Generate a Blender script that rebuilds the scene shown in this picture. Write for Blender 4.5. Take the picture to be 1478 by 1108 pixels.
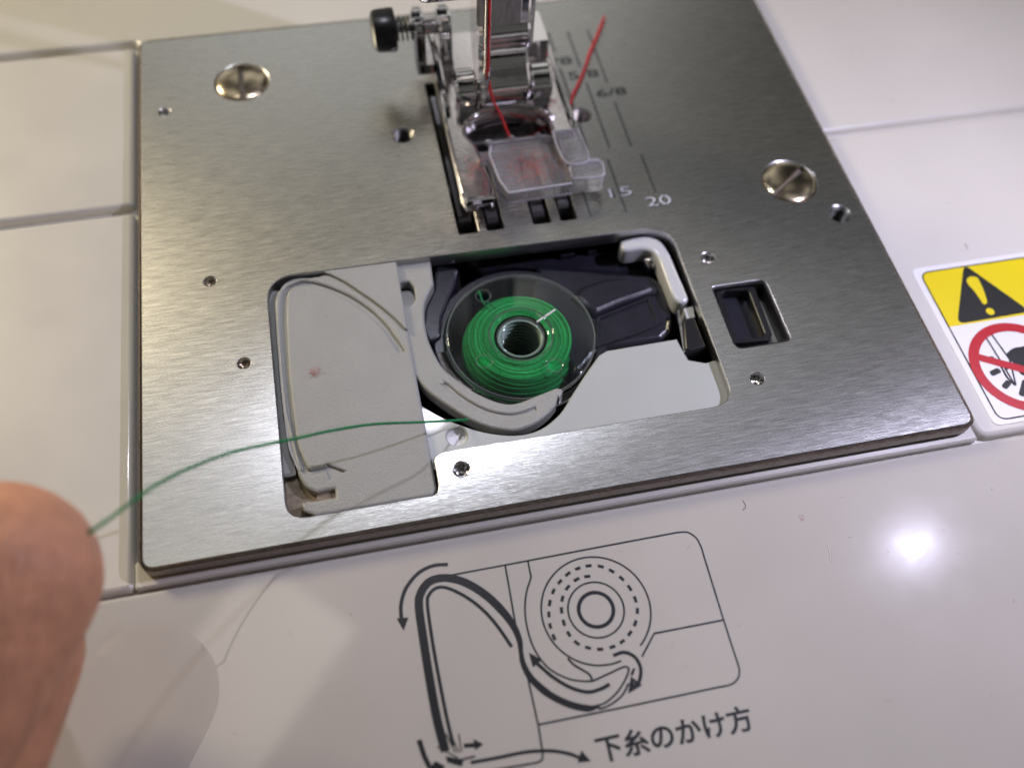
import bpy, bmesh, math, random
from mathutils import Vector, Matrix
from mathutils.geometry import tessellate_polygon, delaunay_2d_cdt

# All shapes below are written in millimetres; every top-level object carries a scale of 0.001 (1 unit = 1 m).
MM = 0.001
random.seed(7)
scn = bpy.context.scene
col = scn.collection
for o in list(bpy.data.objects):
    bpy.data.objects.remove(o)

# ------------------------------------------------------------------ camera
cam_data = bpy.data.cameras.new('camera')
cam = bpy.data.objects.new('camera', cam_data)
col.objects.link(cam)
right = Vector((0.97832, -0.20312, 0.04040)).normalized()
fwd = Vector((0.13826, 0.49534, -0.85763)).normalized()
up = right.cross(fwd).normalized()
M3 = Matrix((right, up, -fwd)).transposed()
cam.matrix_world = Matrix.Translation(Vector((30.91, -43.30, 104.38)) * MM) @ M3.to_4x4()
cam_data.lens = 32.09
cam_data.sensor_width = 36
cam_data.clip_start = 0.005
cam_data.clip_end = 20
cam_data.dof.use_dof = True
cam_data.dof.focus_distance = 0.119
cam_data.dof.aperture_fstop = 12.0
scn.camera = cam

# ------------------------------------------------------------------ room light
world = bpy.data.worlds.new('World')
scn.world = world
world.use_nodes = True
wn = world.node_tree
wn.nodes.clear()
w_out = wn.nodes.new('ShaderNodeOutputWorld')
w_bg = wn.nodes.new('ShaderNodeBackground')
w_tc = wn.nodes.new('ShaderNodeTexCoord')
w_noise = wn.nodes.new('ShaderNodeTexNoise')
w_noise.inputs['Scale'].default_value = 2.7
w_noise.inputs['Detail'].default_value = 3.5
w_noise.inputs['Roughness'].default_value = 0.6
w_ramp = wn.nodes.new('ShaderNodeValToRGB')
w_ramp.color_ramp.elements[0].position = 0.46
w_ramp.color_ramp.elements[0].color = (0.018, 0.018, 0.019, 1)
w_ramp.color_ramp.elements[1].position = 0.575
w_ramp.color_ramp.elements[1].color = (1.0, 0.99, 0.95, 1)
wn.links.new(w_tc.outputs['Generated'], w_noise.inputs['Vector'])
wn.links.new(w_noise.outputs['Fac'], w_ramp.inputs['Fac'])
# the room is darker on the photographer's side (-y) than towards the machine
w_sep = wn.nodes.new('ShaderNodeSeparateXYZ')
w_side = wn.nodes.new('ShaderNodeMapRange')
w_side.inputs['From Min'].default_value = -0.35
w_side.inputs['From Max'].default_value = 0.55
w_side.inputs['To Min'].default_value = 0.14
w_side.inputs['To Max'].default_value = 1.15
w_mul = wn.nodes.new('ShaderNodeVectorMath')
w_mul.operation = 'SCALE'
wn.links.new(w_tc.outputs['Generated'], w_sep.inputs['Vector'])
wn.links.new(w_sep.outputs['Y'], w_side.inputs['Value'])
wn.links.new(w_ramp.outputs['Color'], w_mul.inputs[0])
wn.links.new(w_side.outputs['Result'], w_mul.inputs['Scale'])
wn.links.new(w_mul.outputs['Vector'], w_bg.inputs['Color'])
wn.links.new(w_bg.outputs['Background'], w_out.inputs['Surface'])
w_bg.inputs['Strength'].default_value = 0.44


def area_lamp(name, loc, target, size, power, color, shape='DISK'):
    d = bpy.data.lights.new(name, 'AREA')
    d.shape = shape
    d.size = size
    d.energy = power
    d.color = color
    o = bpy.data.objects.new(name, d)
    col.objects.link(o)
    o.location = Vector(loc) * MM
    o.rotation_euler = (Vector(target) - Vector(loc)).to_track_quat('-Z', 'Y').to_euler()
    return o


# the machine's own two cool work lamps (under the arm and beside the needle bar), and the warm ceiling lamp of the room
area_lamp('work_lamp', (150, 13, 96), (62, 30, 0), 0.003, 0.112, (0.76, 0.73, 1.0))
area_lamp('needle_lamp', (43, 84, 125), (47, 25, 0), 0.006, 0.038, (0.84, 0.86, 1.0))
area_lamp('warm_fill', (-220, 270, 190), (0, 60, 0), 0.09, 0.74, (1.0, 0.85, 0.57))  # added fill without a known source, brightens the bed towards the rear left
cl_ = area_lamp('ceiling_lamp', (-330, 340, 1500), (20, 20, 0), 0.50, 0.5, (1.0, 0.92, 0.80), 'RECTANGLE')
cl_.data.size_y = 0.22

scn.view_settings.view_transform = 'Standard'
scn.view_settings.look = 'None'
scn.view_settings.exposure = 0.36
scn.view_settings.gamma = 1.0
scn.cycles.use_denoising = True
scn.cycles.max_bounces = 10
scn.cycles.transparent_max_bounces = 24
scn.cycles.caustics_reflective = False
scn.cycles.caustics_refractive = False
scn.cycles.sample_clamp_indirect = 6.0


# ------------------------------------------------------------------ materials
def mat(name, color, rough=0.4, metal=0.0, spec=0.5, coat=0.0, coat_rough=0.05, aniso=0.0, sss=0.0,
        var=0.0, var_lo=None, var_scale=(0.2, 0.2, 0.2), bump=0.0, bump_scale=(3, 3, 3), bump_detail=2.0, rough_var=0.0, rough_scale=0.08,
        bump_dist=0.0001, specks=0.0):
    m = bpy.data.materials.new(name)
    m.use_nodes = True
    nt = m.node_tree
    b = nt.nodes['Principled BSDF']
    b.inputs['Base Color'].default_value = (*color, 1)
    b.inputs['Roughness'].default_value = rough
    b.inputs['Metallic'].default_value = metal
    b.inputs['Specular IOR Level'].default_value = spec
    b.inputs['Coat Weight'].default_value = coat
    b.inputs['Coat Roughness'].default_value = coat_rough
    tc = nt.nodes.new('ShaderNodeTexCoord')

    def noise(scale, detail=2.0):
        mp = nt.nodes.new('ShaderNodeMapping')
        mp.inputs['Scale'].default_value = scale if isinstance(scale, (tuple, list)) else (scale,) * 3
        n = nt.nodes.new('ShaderNodeTexNoise')
        n.inputs['Scale'].default_value = 1.0
        n.inputs['Detail'].default_value = detail
        nt.links.new(tc.outputs['Object'], mp.inputs['Vector'])
        nt.links.new(mp.outputs['Vector'], n.inputs['Vector'])
        return n
    if var:
        n = noise(var_scale, 4)
        r = nt.nodes.new('ShaderNodeMapRange')
        r.inputs['From Min'].default_value = 0.3
        r.inputs['From Max'].default_value = 0.7
        r.inputs['To Min'].default_value = 1 - (var if var_lo is None else var_lo)
        r.inputs['To Max'].default_value = 1 + var
        mx = nt.nodes.new('ShaderNodeVectorMath')
        mx.operation = 'SCALE'
        mx.inputs[0].default_value = color
        nt.links.new(n.outputs['Fac'], r.inputs['Value'])
        nt.links.new(r.outputs['Result'], mx.inputs['Scale'])
        nt.links.new(mx.outputs['Vector'], b.inputs['Base Color'])
    if rough_var:
        n = noise(rough_scale, 5)
        r = nt.nodes.new('ShaderNodeMapRange')
        r.inputs['From Min'].default_value = 0.3
        r.inputs['From Max'].default_value = 0.7
        r.inputs['To Min'].default_value = max(0.02, rough - rough_var)
        r.inputs['To Max'].default_value = rough + rough_var
        nt.links.new(n.outputs['Fac'], r.inputs['Value'])
        nt.links.new(r.outputs['Result'], b.inputs['Roughness'])
    if bump:
        n = noise(bump_scale, bump_detail)
        bp = nt.nodes.new('ShaderNodeBump')
        bp.inputs['Strength'].default_value = bump
        bp.inputs['Distance'].default_value = bump_dist
        nt.links.new(n.outputs['Fac'], bp.inputs['Height'])
        nt.links.new(bp.outputs['Normal'], b.inputs['Normal'])
    if specks:
        # sparse dust motes: small dark flecks scattered over the moulding
        n = noise(1.7, 6)
        n.inputs['Roughness'].default_value = 0.75
        r = nt.nodes.new('ShaderNodeMapRange')
        r.inputs['From Min'].default_value = 0.735
        r.inputs['From Max'].default_value = 0.76
        r.inputs['To Min'].default_value = 1.0
        r.inputs['To Max'].default_value = 1.0 - specks
        sc2 = nt.nodes.new('ShaderNodeVectorMath')
        sc2.operation = 'SCALE'
        src = b.inputs['Base Color'].links[0].from_socket
        nt.links.new(src, sc2.inputs[0])
        nt.links.new(n.outputs['Fac'], r.inputs['Value'])
        nt.links.new(r.outputs['Result'], sc2.inputs['Scale'])
        nt.links.new(sc2.outputs['Vector'], b.inputs['Base Color'])
    if aniso:
        b.inputs['Anisotropic'].default_value = aniso
        tg = nt.nodes.new('ShaderNodeTangent')
        tg.direction_type = 'UV_MAP'
        tg.uv_map = 'flat'
        nt.links.new(tg.outputs['Tangent'], b.inputs['Tangent'])
    if sss:
        b.inputs['Subsurface Weight'].default_value = sss
        b.inputs['Subsurface Radius'].default_value = (1.0, 0.35, 0.18)
        b.inputs['Subsurface Scale'].default_value = 0.0025
    return m


def clear_mat(name, tint, ior=1.49, rough=0.03, milk=0.0):
    """clear moulded plastic: lets light straight through, mirrors by Fresnel"""
    m = bpy.data.materials.new(name)
    m.use_nodes = True
    nt = m.node_tree
    nt.nodes.clear()
    out = nt.nodes.new('ShaderNodeOutputMaterial')
    tr = nt.nodes.new('ShaderNodeBsdfTransparent')
    tr.inputs['Color'].default_value = (*tint, 1)
    gl = nt.nodes.new('ShaderNodeBsdfGlossy')
    gl.inputs['Roughness'].default_value = rough
    fr = nt.nodes.new('ShaderNodeFresnel')
    fr.inputs['IOR'].default_value = ior
    mx = nt.nodes.new('ShaderNodeMixShader')
    # the Fresnel node swaps the index on the inner faces; give it the inverse there so that light leaves as it entered
    geo = nt.nodes.new('ShaderNodeNewGeometry')
    ior_mix = nt.nodes.new('ShaderNodeMapRange')
    ior_mix.inputs['To Min'].default_value = ior
    ior_mix.inputs['To Max'].default_value = 1 / ior
    nt.links.new(geo.outputs['Backfacing'], ior_mix.inputs['Value'])
    nt.links.new(ior_mix.outputs['Result'], fr.inputs['IOR'])
    nt.links.new(fr.outputs['Fac'], mx.inputs['Fac'])
    if milk:
        df = nt.nodes.new('ShaderNodeBsdfTranslucent')
        df.inputs['Color'].default_value = (0.85, 0.84, 0.92, 1)
        df2 = nt.nodes.new('ShaderNodeBsdfDiffuse')
        df2.inputs['Color'].default_value = (0.85, 0.84, 0.92, 1)
        mm = nt.nodes.new('ShaderNodeMixShader')
        mm.inputs['Fac'].default_value = 0.5
        nt.links.new(df.outputs['BSDF'], mm.inputs[1])
        nt.links.new(df2.outputs['BSDF'], mm.inputs[2])
        m2 = nt.nodes.new('ShaderNodeMixShader')
        m2.inputs['Fac'].default_value = milk
        nt.links.new(tr.outputs['BSDF'], m2.inputs[1])
        nt.links.new(mm.outputs['Shader'], m2.inputs[2])
        nt.links.new(m2.outputs['Shader'], mx.inputs[1])
    else:
        nt.links.new(tr.outputs['BSDF'], mx.inputs[1])
    nt.links.new(gl.outputs['BSDF'], mx.inputs[2])
    nt.links.new(mx.outputs['Shader'], out.inputs['Surface'])
    return m


M = {}
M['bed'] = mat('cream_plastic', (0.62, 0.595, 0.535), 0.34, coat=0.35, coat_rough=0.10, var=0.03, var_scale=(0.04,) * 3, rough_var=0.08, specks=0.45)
M['bed_front'] = mat('shaded_glossy_cream_plastic', (0.49, 0.465, 0.425), 0.18, spec=0.05, coat=1.0, coat_rough=0.018, var=0.04, var_scale=(0.05,) * 3, rough_var=0.03, rough_scale=0.3, specks=0.45)  # darker than the bed: shade of phone and hand is put into the colour
M['steel'] = mat('brushed_steel', (0.68, 0.68, 0.665), 0.27, 1.0, aniso=0.68, var=0.17, var_lo=0.10, var_scale=(0.35, 9.5, 1.0), rough_var=0.03,
                 rough_scale=(0.3, 6.0, 1.0), bump=0.4, bump_scale=(0.4, 10.0, 0.4), bump_detail=4, bump_dist=0.000020)
M['steel_side'] = mat('cut_steel_wall', (0.50, 0.49, 0.48), 0.30, 1.0)
M['steel_edge'] = mat('cut_steel_edge', (0.30, 0.285, 0.26), 0.5, 1.0, var=0.2, var_scale=(3, 3, 0.4))
M['rim_edge'] = mat('dark_ground_edge', (0.34, 0.30, 0.265), 0.42, 1.0, var=0.3, var_scale=(2, 2, 6))
M['chrome'] = mat('chrome', (0.87, 0.84, 0.85), 0.055, 1.0, rough_var=0.03, rough_scale=0.5, bump=0.06, bump_scale=(0.7,) * 3, bump_dist=0.0003)
M['satin'] = mat('satin_chrome', (0.93, 0.87, 0.885), 0.10, 1.0, rough_var=0.05, rough_scale=0.6, bump=0.12, bump_scale=(1.6,) * 3, bump_dist=0.00008)
M['nickel'] = mat('nickel_screw', (0.66, 0.56, 0.40), 0.20, 1.0, var=0.12, var_scale=(0.4, 0.4, 2))
M['dark_steel'] = mat('dark_steel', (0.16, 0.155, 0.15), 0.35, 1.0)
M['grey'] = mat('grey_plastic', (0.335, 0.335, 0.31), 0.30, coat=0.0, var=0.03, var_scale=(0.2,) * 3, bump=0.6, bump_scale=(4.2, 4.6, 4.4), bump_detail=4.0, bump_dist=0.00018)
M['grey_smooth'] = mat('pale_grey_plastic', (0.43, 0.45, 0.425), 0.36, coat=0.1, var=0.02, var_scale=(0.2,) * 3, bump=0.15, bump_scale=(5, 5, 5), bump_dist=0.0001)
M['groove'] = mat('engraved_grey_plastic', (0.33, 0.33, 0.31), 0.5)
M['clip'] = mat('milky_grey_plastic', (0.52, 0.53, 0.53), 0.28, coat=0.3)
M['black'] = mat('blue_black_plastic', (0.015, 0.015, 0.023), 0.28, var=0.2, var_scale=(0.5,) * 3, bump=0.25, bump_scale=(4, 4, 4), bump_dist=0.0001)
M['pit'] = mat('black_cavity_plastic', (0.008, 0.008, 0.010), 0.5)
M['button'] = mat('black_button_plastic', (0.010, 0.010, 0.011), 0.32)
M['ink'] = mat('dark_print_ink', (0.008, 0.009, 0.013), 0.4, coat=0.2, coat_rough=0.06)
M['engrave'] = mat('engraved_dark_fill', (0.13, 0.13, 0.13), 0.35, 0.7)
M['engrave_number'] = mat('engraved_number_fill', (0.13, 0.13, 0.135), 0.18, 0.9)
M['sticker'] = mat('white_vinyl', (0.80, 0.79, 0.78), 0.34, coat=0.5)
M['yellow'] = mat('yellow_print', (0.78, 0.62, 0.008), 0.36, coat=0.4)
M['red_print'] = mat('red_print', (0.47, 0.016, 0.024), 0.36, coat=0.4)
M['black_print'] = mat('black_print', (0.018, 0.018, 0.016), 0.36, coat=0.4)
M['green_thread'] = mat('green_thread', (0.005, 0.20, 0.055), 0.7, var=0.35, var_scale=(2.5,) * 3)
M['wound'] = mat('wound_green_thread', (0.006, 0.33, 0.065), 0.55, var=0.3, var_scale=(3.0, 3.0, 6.0), bump=0.5, bump_scale=(3, 3, 9), bump_dist=0.0002)
M['wound_strand'] = mat('wound_thread_strand', (0.010, 0.44, 0.10), 0.8, var=0.25, var_scale=(4, 4, 4))
M['wound_strand_light'] = mat('wound_thread_strand_light', (0.03, 0.54, 0.14), 0.8, var=0.25, var_scale=(4, 4, 4))
M['wound_strand_dark'] = mat('wound_thread_strand_dark', (0.005, 0.31, 0.065), 0.8, var=0.25, var_scale=(4, 4, 4))
M['red_thread'] = mat('red_thread', (0.52, 0.018, 0.016), 0.65, var=0.25, var_scale=(3,) * 3)
M['lint'] = mat('red_lint', (0.62, 0.17, 0.15), 0.8)
M['hair'] = mat('dark_fibre', (0.10, 0.08, 0.07), 0.6)
M['dust'] = mat('dust_fibre', (0.45, 0.42, 0.40), 0.8, var=0.6, var_scale=(0.3,) * 3)
M['cork'] = mat('tan_cutter_pad', (0.30, 0.24, 0.17), 0.7, var=0.3, var_scale=(1, 1, 4))
M['clear'] = clear_mat('clear_plastic', (0.87, 0.90, 0.885), ior=1.7, milk=0.01)
M['clear_rim'] = clear_mat('clear_plastic_edge', (0.80, 0.86, 0.83), ior=2.3, rough=0.06, milk=0.14)
M['clear_toe'] = mat('clear_acrylic', (0.97, 0.96, 0.99), 0.04)
M['clear_toe'].node_tree.nodes['Principled BSDF'].inputs['Transmission Weight'].default_value = 0.88
M['clear_toe'].node_tree.nodes['Principled BSDF'].inputs['IOR'].default_value = 1.49
_nt = M['clear_toe'].node_tree
_mx = _nt.nodes.new('ShaderNodeMixShader')
_tr = _nt.nodes.new('ShaderNodeBsdfTransparent')
_mx.inputs['Fac'].default_value = 0.30
_nt.links.new(_nt.nodes['Principled BSDF'].outputs['BSDF'], _mx.inputs[1])
_nt.links.new(_tr.outputs['BSDF'], _mx.inputs[2])
_nt.links.new(_mx.outputs['Shader'], _nt.nodes['Material Output'].inputs['Surface'])
M['toe_edge'] = mat('clear_acrylic_edge', (0.90, 0.88, 0.97), 0.10, coat=1.0)
M['toe_edge'].node_tree.nodes['Principled BSDF'].inputs['Transmission Weight'].default_value = 0.5
M['core'] = mat('grey_green_core_plastic', (0.28, 0.39, 0.32), 0.12, coat=1.0)
M['smoke'] = clear_mat('clear_core_plastic', (0.62, 0.72, 0.66), rough=0.08)
M['skin'] = mat('skin', (0.56, 0.265, 0.145), 0.5, spec=0.35, sss=0.3, var=0.16, var_scale=(0.35,) * 3, bump=0.8, bump_scale=(0.6, 0.6, 3.2), bump_dist=0.0005)
M['nail'] = mat('finger_nail', (0.62, 0.36, 0.28), 0.3, coat=0.3)


# ------------------------------------------------------------------ object helpers
def tag(o, label=None, cat=None, group=None, kind=None):
    if label:
        o['label'] = label
    if cat:
        o['category'] = cat
    if group:
        o['group'] = group
    if kind:
        o['kind'] = kind
    return o


ORIGIN = {}


def thing(name, label, cat, loc=(0, 0, 0), group=None, kind=None):
    o = bpy.data.objects.new(name, None)
    o.empty_display_size = 5
    col.objects.link(o)
    o.location = Vector(loc) * MM
    o.scale = (MM,) * 3
    ORIGIN[o.name] = Vector(loc)
    return tag(o, label, cat, group, kind)


class MB:
    """collects geometry in absolute millimetres"""

    def __init__(self):
        self.v, self.f, self.s = [], [], []

    def add(self, vs, fs, smooth=False):
        n = len(self.v)
        self.v += [Vector(p) for p in vs]
        self.f += [tuple(i + n for i in f) for f in fs]
        self.s += [smooth] * len(fs)
        return self

    # -- flat shapes ----------------------------------------------------
    def prism(self, poly, z0, z1, holes=(), steps=((0, 0),), bottom=False):
        """poly extruded from z1 (top) to z0; steps = (inset, drop) from the top edge outwards"""
        loops = [ccw(poly)] + [ccw(h)[::-1] for h in holes]
        rings = []
        for lp in loops:
            rr = [[(p[0], p[1], z1 - d) for p in offset(lp, ins)] for ins, d in steps]
            base = rr[-1]
            rr.append([(p[0], p[1], z0) for p in base])
            rings.append(rr)
        n0 = len(self.v)
        idx = []
        for rr in rings:
            ii = []
            for r in rr:
                ii.append(list(range(len(self.v), len(self.v) + len(r))))
                self.v += [Vector(p) for p in r]
            idx.append(ii)

        def cap(level, flip):
            # the cap has vertices of its own so that its flat shading stays flat
            pts, edges, polys = [], [], []
            for rr in rings:
                b0 = len(pts)
                lp = [(p[0], p[1]) for p in rr[level]]
                polys.append(lp)
                pts += [Vector(p) for p in lp]
                edges += [(b0 + k, b0 + (k + 1) % len(lp)) for k in range(len(lp))]
            zc_ = rings[0][level][0][2]
            res = delaunay_2d_cdt(pts, edges, [], 0, 1e-5)
            n1 = len(self.v)
            self.v += [Vector((p.x, p.y, zc_)) for p in res[0]]
            for t in res[2]:
                a, b, c = t
                A, B, C_ = (res[0][k] for k in t)
                g = (A + B + C_) / 3
                if not inside(g, polys[0]) or any(inside(g, h) for h in polys[1:]):
                    continue
                cr = (B - A).x * (C_ - A).y - (B - A).y * (C_ - A).x
                if (cr < 0) != flip:
                    a, c = c, a
                self.f.append((a + n1, b + n1, c + n1))
                self.s.append(False)
        cap(0, False)
        if bottom:
            cap(-1, True)
        for ii in idx:
            for u, w in zip(ii[:-1], ii[1:]):
                n = len(u)
                for k in range(n):
                    self.f.append((u[k], w[k], w[(k + 1) % n], u[(k + 1) % n]))
                    self.s.append(True)
        return self

    def ribbon(self, pts, w, z, closed=False):
        """flat printed stroke; w is a number or one width per point"""
        P = [Vector((p[0], p[1])) for p in pts]
        n = len(P)
        ws = w if isinstance(w, (list, tuple)) else [w] * n
        L, R = [], []
        for i in range(n):
            a = P[i - 1] if (i > 0 or closed) else P[i]
            b = P[(i + 1) % n] if (i < n - 1 or closed) else P[i]
            t = (b - a).normalized()
            nn = Vector((-t.y, t.x)) * ws[i] / 2
            L.append((P[i].x + nn.x, P[i].y + nn.y, z))
            R.append((P[i].x - nn.x, P[i].y - nn.y, z))
        fs = []
        m = n if closed else n - 1
        for i in range(m):
            j = (i + 1) % n
            fs.append((n + i, n + j, j, i))
        return self.add(L + R, fs)

    def flat(self, poly, z):
        poly = ccw(poly)
        vs = [(p[0], p[1], z) for p in poly]
        fs = [t for t in tessellate_polygon([[Vector(v) for v in vs]])]
        out = []
        for t in fs:
            A, B, C_ = (Vector(vs[k]) for k in t)
            out.append(t if (B - A).cross(C_ - A).z > 0 else t[::-1])
        return self.add(vs, out)

    # -- round shapes ---------------------------------------------------
    def tube(self, pts, r, seg=8, caps=True):
        P = [Vector(p) for p in pts]
        n = len(P)
        rs = r if isinstance(r, (list, tuple)) else [r] * n
        t0 = (P[1] - P[0]).normalized()
        ref = Vector((0, 0, 1)) if abs(t0.z) < 0.9 else Vector((1, 0, 0))
        u = t0.cross(ref).normalized()
        vs, fs = [], []
        for i in range(n):
            t = (P[min(i + 1, n - 1)] - P[max(i - 1, 0)]).normalized()
            u = (u - t * u.dot(t)).normalized()
            w = t.cross(u)
            for k in range(seg):
                a = 2 * math.pi * k / seg
                vs.append(P[i] + (u * math.cos(a) + w * math.sin(a)) * rs[i])
        for i in range(n - 1):
            for k in range(seg):
                k2 = (k + 1) % seg
                fs.append((i * seg + k, i * seg + k2, (i + 1) * seg + k2, (i + 1) * seg + k))
        self.add(vs, fs, True)
        if caps:
            self.add(vs[:seg], [tuple(range(seg))[::-1]])
            self.add(vs[-seg:], [tuple(range(seg))])
        return self

    def lathe(self, prof, c, seg=48, axis='z', a0=0.0, a1=360.0, closed_prof=False):
        """profile of (radius, height along axis) turned about c"""
        full = abs(a1 - a0 - 360) < 1e-6
        m = seg if full else seg + 1
        vs, fs = [], []
        for k in range(m):
            a = math.radians(a0 + (a1 - a0) * k / seg)
            ca, sa = math.cos(a), math.sin(a)
            for r, h in prof:
                if axis == 'z':
                    vs.append((c[0] + r * ca, c[1] + r * sa, c[2] + h))
                else:
                    vs.append((c[0] + h, c[1] + r * ca, c[2] + r * sa))
        p = len(prof)
        q = p if closed_prof else p - 1
        for k in range(seg):
            k2 = (k + 1) % m
            for i in range(q):
                j = (i + 1) % p
                fs.append((k * p + i, k2 * p + i, k2 * p + j, k * p + j))
        self.add(vs, fs, True)
        if closed_prof and not full:
            self.add(vs[:p], [tuple(range(p))])
            self.add(vs[-p:], [tuple(range(p))[::-1]])
        return self

    def ball(self, c, r, seg=16, squash=(1, 1, 1)):
        vs, fs = [], []
        rings = seg // 2
        for i in range(rings + 1):
            th = math.pi * i / rings
            for k in range(seg):
                a = 2 * math.pi * k / seg
                vs.append((c[0] + r * squash[0] * math.sin(th) * math.cos(a), c[1] + r * squash[1] * math.sin(th) * math.sin(a), c[2] + r * squash[2] * math.cos(th)))
        for i in range(rings):
            for k in range(seg):
                k2 = (k + 1) % seg
                fs.append((i * seg + k, (i + 1) * seg + k, (i + 1) * seg + k2, i * seg + k2))
        return self.add(vs, fs, True)

    def box(self, x0, x1, y0, y1, z0, z1, ch=0.15):
        return self.prism([(x0, y0), (x1, y0), (x1, y1), (x0, y1)], z0, z1, steps=((ch, 0), (0, ch)), bottom=True)

    def side(self, prof, x0, x1, ch=0.25):
        """(y, z) profile extruded along x with chamfered ends"""
        lo = ccw(prof)
        ins = offset(lo, ch)
        n = len(lo)
        vs = [(x0, p[0], p[1]) for p in ins] + [(x0 + ch, p[0], p[1]) for p in lo] + [(x1 - ch, p[0], p[1]) for p in lo] + [(x1, p[0], p[1]) for p in ins]
        fs = []
        for r in range(3):
            for k in range(n):
                k2 = (k + 1) % n
                fs.append((r * n + k, r * n + k2, (r + 1) * n + k2, (r + 1) * n + k))
        self.add(vs, fs, True)
        for base, flip in ((0, True), (3 * n, False)):
            for t in tessellate_polygon([[Vector((p[0], p[1], 0)) for p in ins]]):
                A, B, C_ = (Vector((*ins[k], 0)) for k in t)
                tt = t if (B - A).cross(C_ - A).z > 0 else t[::-1]
                tt = tt[::-1] if flip else tt
                self.f.append(tuple(k + base + len(self.v) - len(vs) for k in tt))
                self.s.append(False)
        return self

    # -- output -----------------------------------------------------------
    def build(self, name, material, parent=None, loc=None, sharp=38, uv=False, mats=None):
        root = parent
        while root is not None and root.name not in ORIGIN:
            root = root.parent
        L = ORIGIN[root.name] if root is not None else Vector(loc or (0, 0, 0))
        me = bpy.data.meshes.new(name)
        me.from_pydata([tuple(v - L) for v in self.v], [], self.f)
        me.polygons.foreach_set('use_smooth', self.s)
        me.materials.append(M[material])
        if mats:
            # second material for the walls and chamfers
            me.materials.append(M[mats])
            me.polygons.foreach_set('material_index', [1 if q else 0 for q in self.s])
        if uv:
            ul = me.uv_layers.new(name='flat')
            for lp in me.loops:
                v = self.v[lp.vertex_index]
                ul.data[lp.index].uv = (v.x / 100.0, v.y / 100.0)
        me.validate(clean_customdata=False)
        me.update()
        if sharp:
            me.set_sharp_from_angle(angle=math.radians(sharp))
        o = bpy.data.objects.new(name, me)
        col.objects.link(o)
        if parent is not None:
            o.parent = parent
        else:
            o.location = L * MM
            o.scale = (MM,) * 3
            ORIGIN[o.name] = L
        return o


def inside(g, lp):
    x, y = g[0], g[1]
    c = False
    xa, ya = lp[-1]
    for xb, yb in lp:
        if (ya > y) != (yb > y) and x < (xb - xa) * (y - ya) / (yb - ya) + xa:
            c = not c
        xa, ya = xb, yb
    return c


def ccw(p):
    p = [(float(a[0]), float(a[1])) for a in p]
    s = sum(p[i - 1][0] * p[i][1] - p[i][0] * p[i - 1][1] for i in range(len(p)))
    return p if s > 0 else p[::-1]


def offset(lp, d):
    """move a loop towards its left side (inside for an anticlockwise loop) by d"""
    if abs(d) < 1e-9:
        return list(lp)
    out = []
    n = len(lp)
    for i in range(n):
        a, b, c = Vector(lp[i - 1]), Vector(lp[i]), Vector(lp[(i + 1) % n])
        e, f = (b - a), (c - b)
        e = e.normalized() if e.length > 1e-9 else f.normalized()
        f = f.normalized() if f.length > 1e-9 else e
        n1, n2 = Vector((-e.y, e.x)), Vector((-f.y, f.x))
        k = max(0.35, 1 + n1.dot(n2))
        q = b + (n1 + n2) * d / k
        out.append((q.x, q.y))
    return out


def rounded(pts, r, seg=5):
    """round the corners of a polygon; r is one radius or one per corner"""
    out = []
    n = len(pts)
    for i in range(n):
        a, b, c = Vector(pts[i - 1][:2]), Vector(pts[i][:2]), Vector(pts[(i + 1) % n][:2])
        rr = r[i] if isinstance(r, (list, tuple)) else r
        u, w = (a - b), (c - b)
        ang = u.angle(w) if u.length > 0 and w.length > 0 else math.pi
        if rr < 1e-6 or ang > 3.05:
            out.append((b.x, b.y))
            continue
        t = min(rr / math.tan(ang / 2), u.length * 0.48, w.length * 0.48)
        p0, p1 = b + u.normalized() * t, b + w.normalized() * t
        for k in range(seg + 1):
            s = k / seg
            q = p0 * (1 - s) ** 2 + b * 2 * s * (1 - s) + p1 * s * s
            out.append((q.x, q.y))
    return out


def rect(x0, x1, y0, y1, r=0.0, seg=5):
    p = [(x0, y0), (x1, y0), (x1, y1), (x0, y1)]
    return rounded(p, r, seg) if r else p


def circle(c, r, seg=32, sq=1.0):
    return [(c[0] + r * math.cos(2 * math.pi * k / seg), c[1] + sq * r * math.sin(2 * math.pi * k / seg)) for k in range(seg)]


def spline(pts, n=6, closed=False):
    """smooth curve through the points (Catmull-Rom), any dimension"""
    P = [Vector(p) for p in pts]
    m = len(P)
    out = []
    last = m if closed else m - 1
    for i in range(last):
        p1, p2 = P[i], P[(i + 1) % m]
        p0 = P[i - 1] if (i > 0 or closed) else p1 * 2 - p2
        p3 = P[(i + 2) % m] if (i + 2 < m or closed) else p2 * 2 - p1
        for k in range(n):
            t = k / n
            out.append(0.5 * ((2 * p1) + (p2 - p0) * t + (2 * p0 - 5 * p1 + 4 * p2 - p3) * t * t + (3 * p1 - p0 - 3 * p2 + p3) * t ** 3))
    if not closed:
        out.append(P[-1])
    return [tuple(p) for p in out]


def stroke_outline(pts, w):
    """closed outline of a stroke of width w, for cutting grooves"""
    P = [Vector(p[:2]) for p in pts]
    n = len(P)
    L, R = [], []
    for i in range(n):
        t = (P[min(i + 1, n - 1)] - P[max(i - 1, 0)]).normalized()
        nn = Vector((-t.y, t.x)) * w / 2
        L.append(tuple(P[i] + nn))
        R.append(tuple(P[i] - nn))
    return L + R[::-1]


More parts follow.
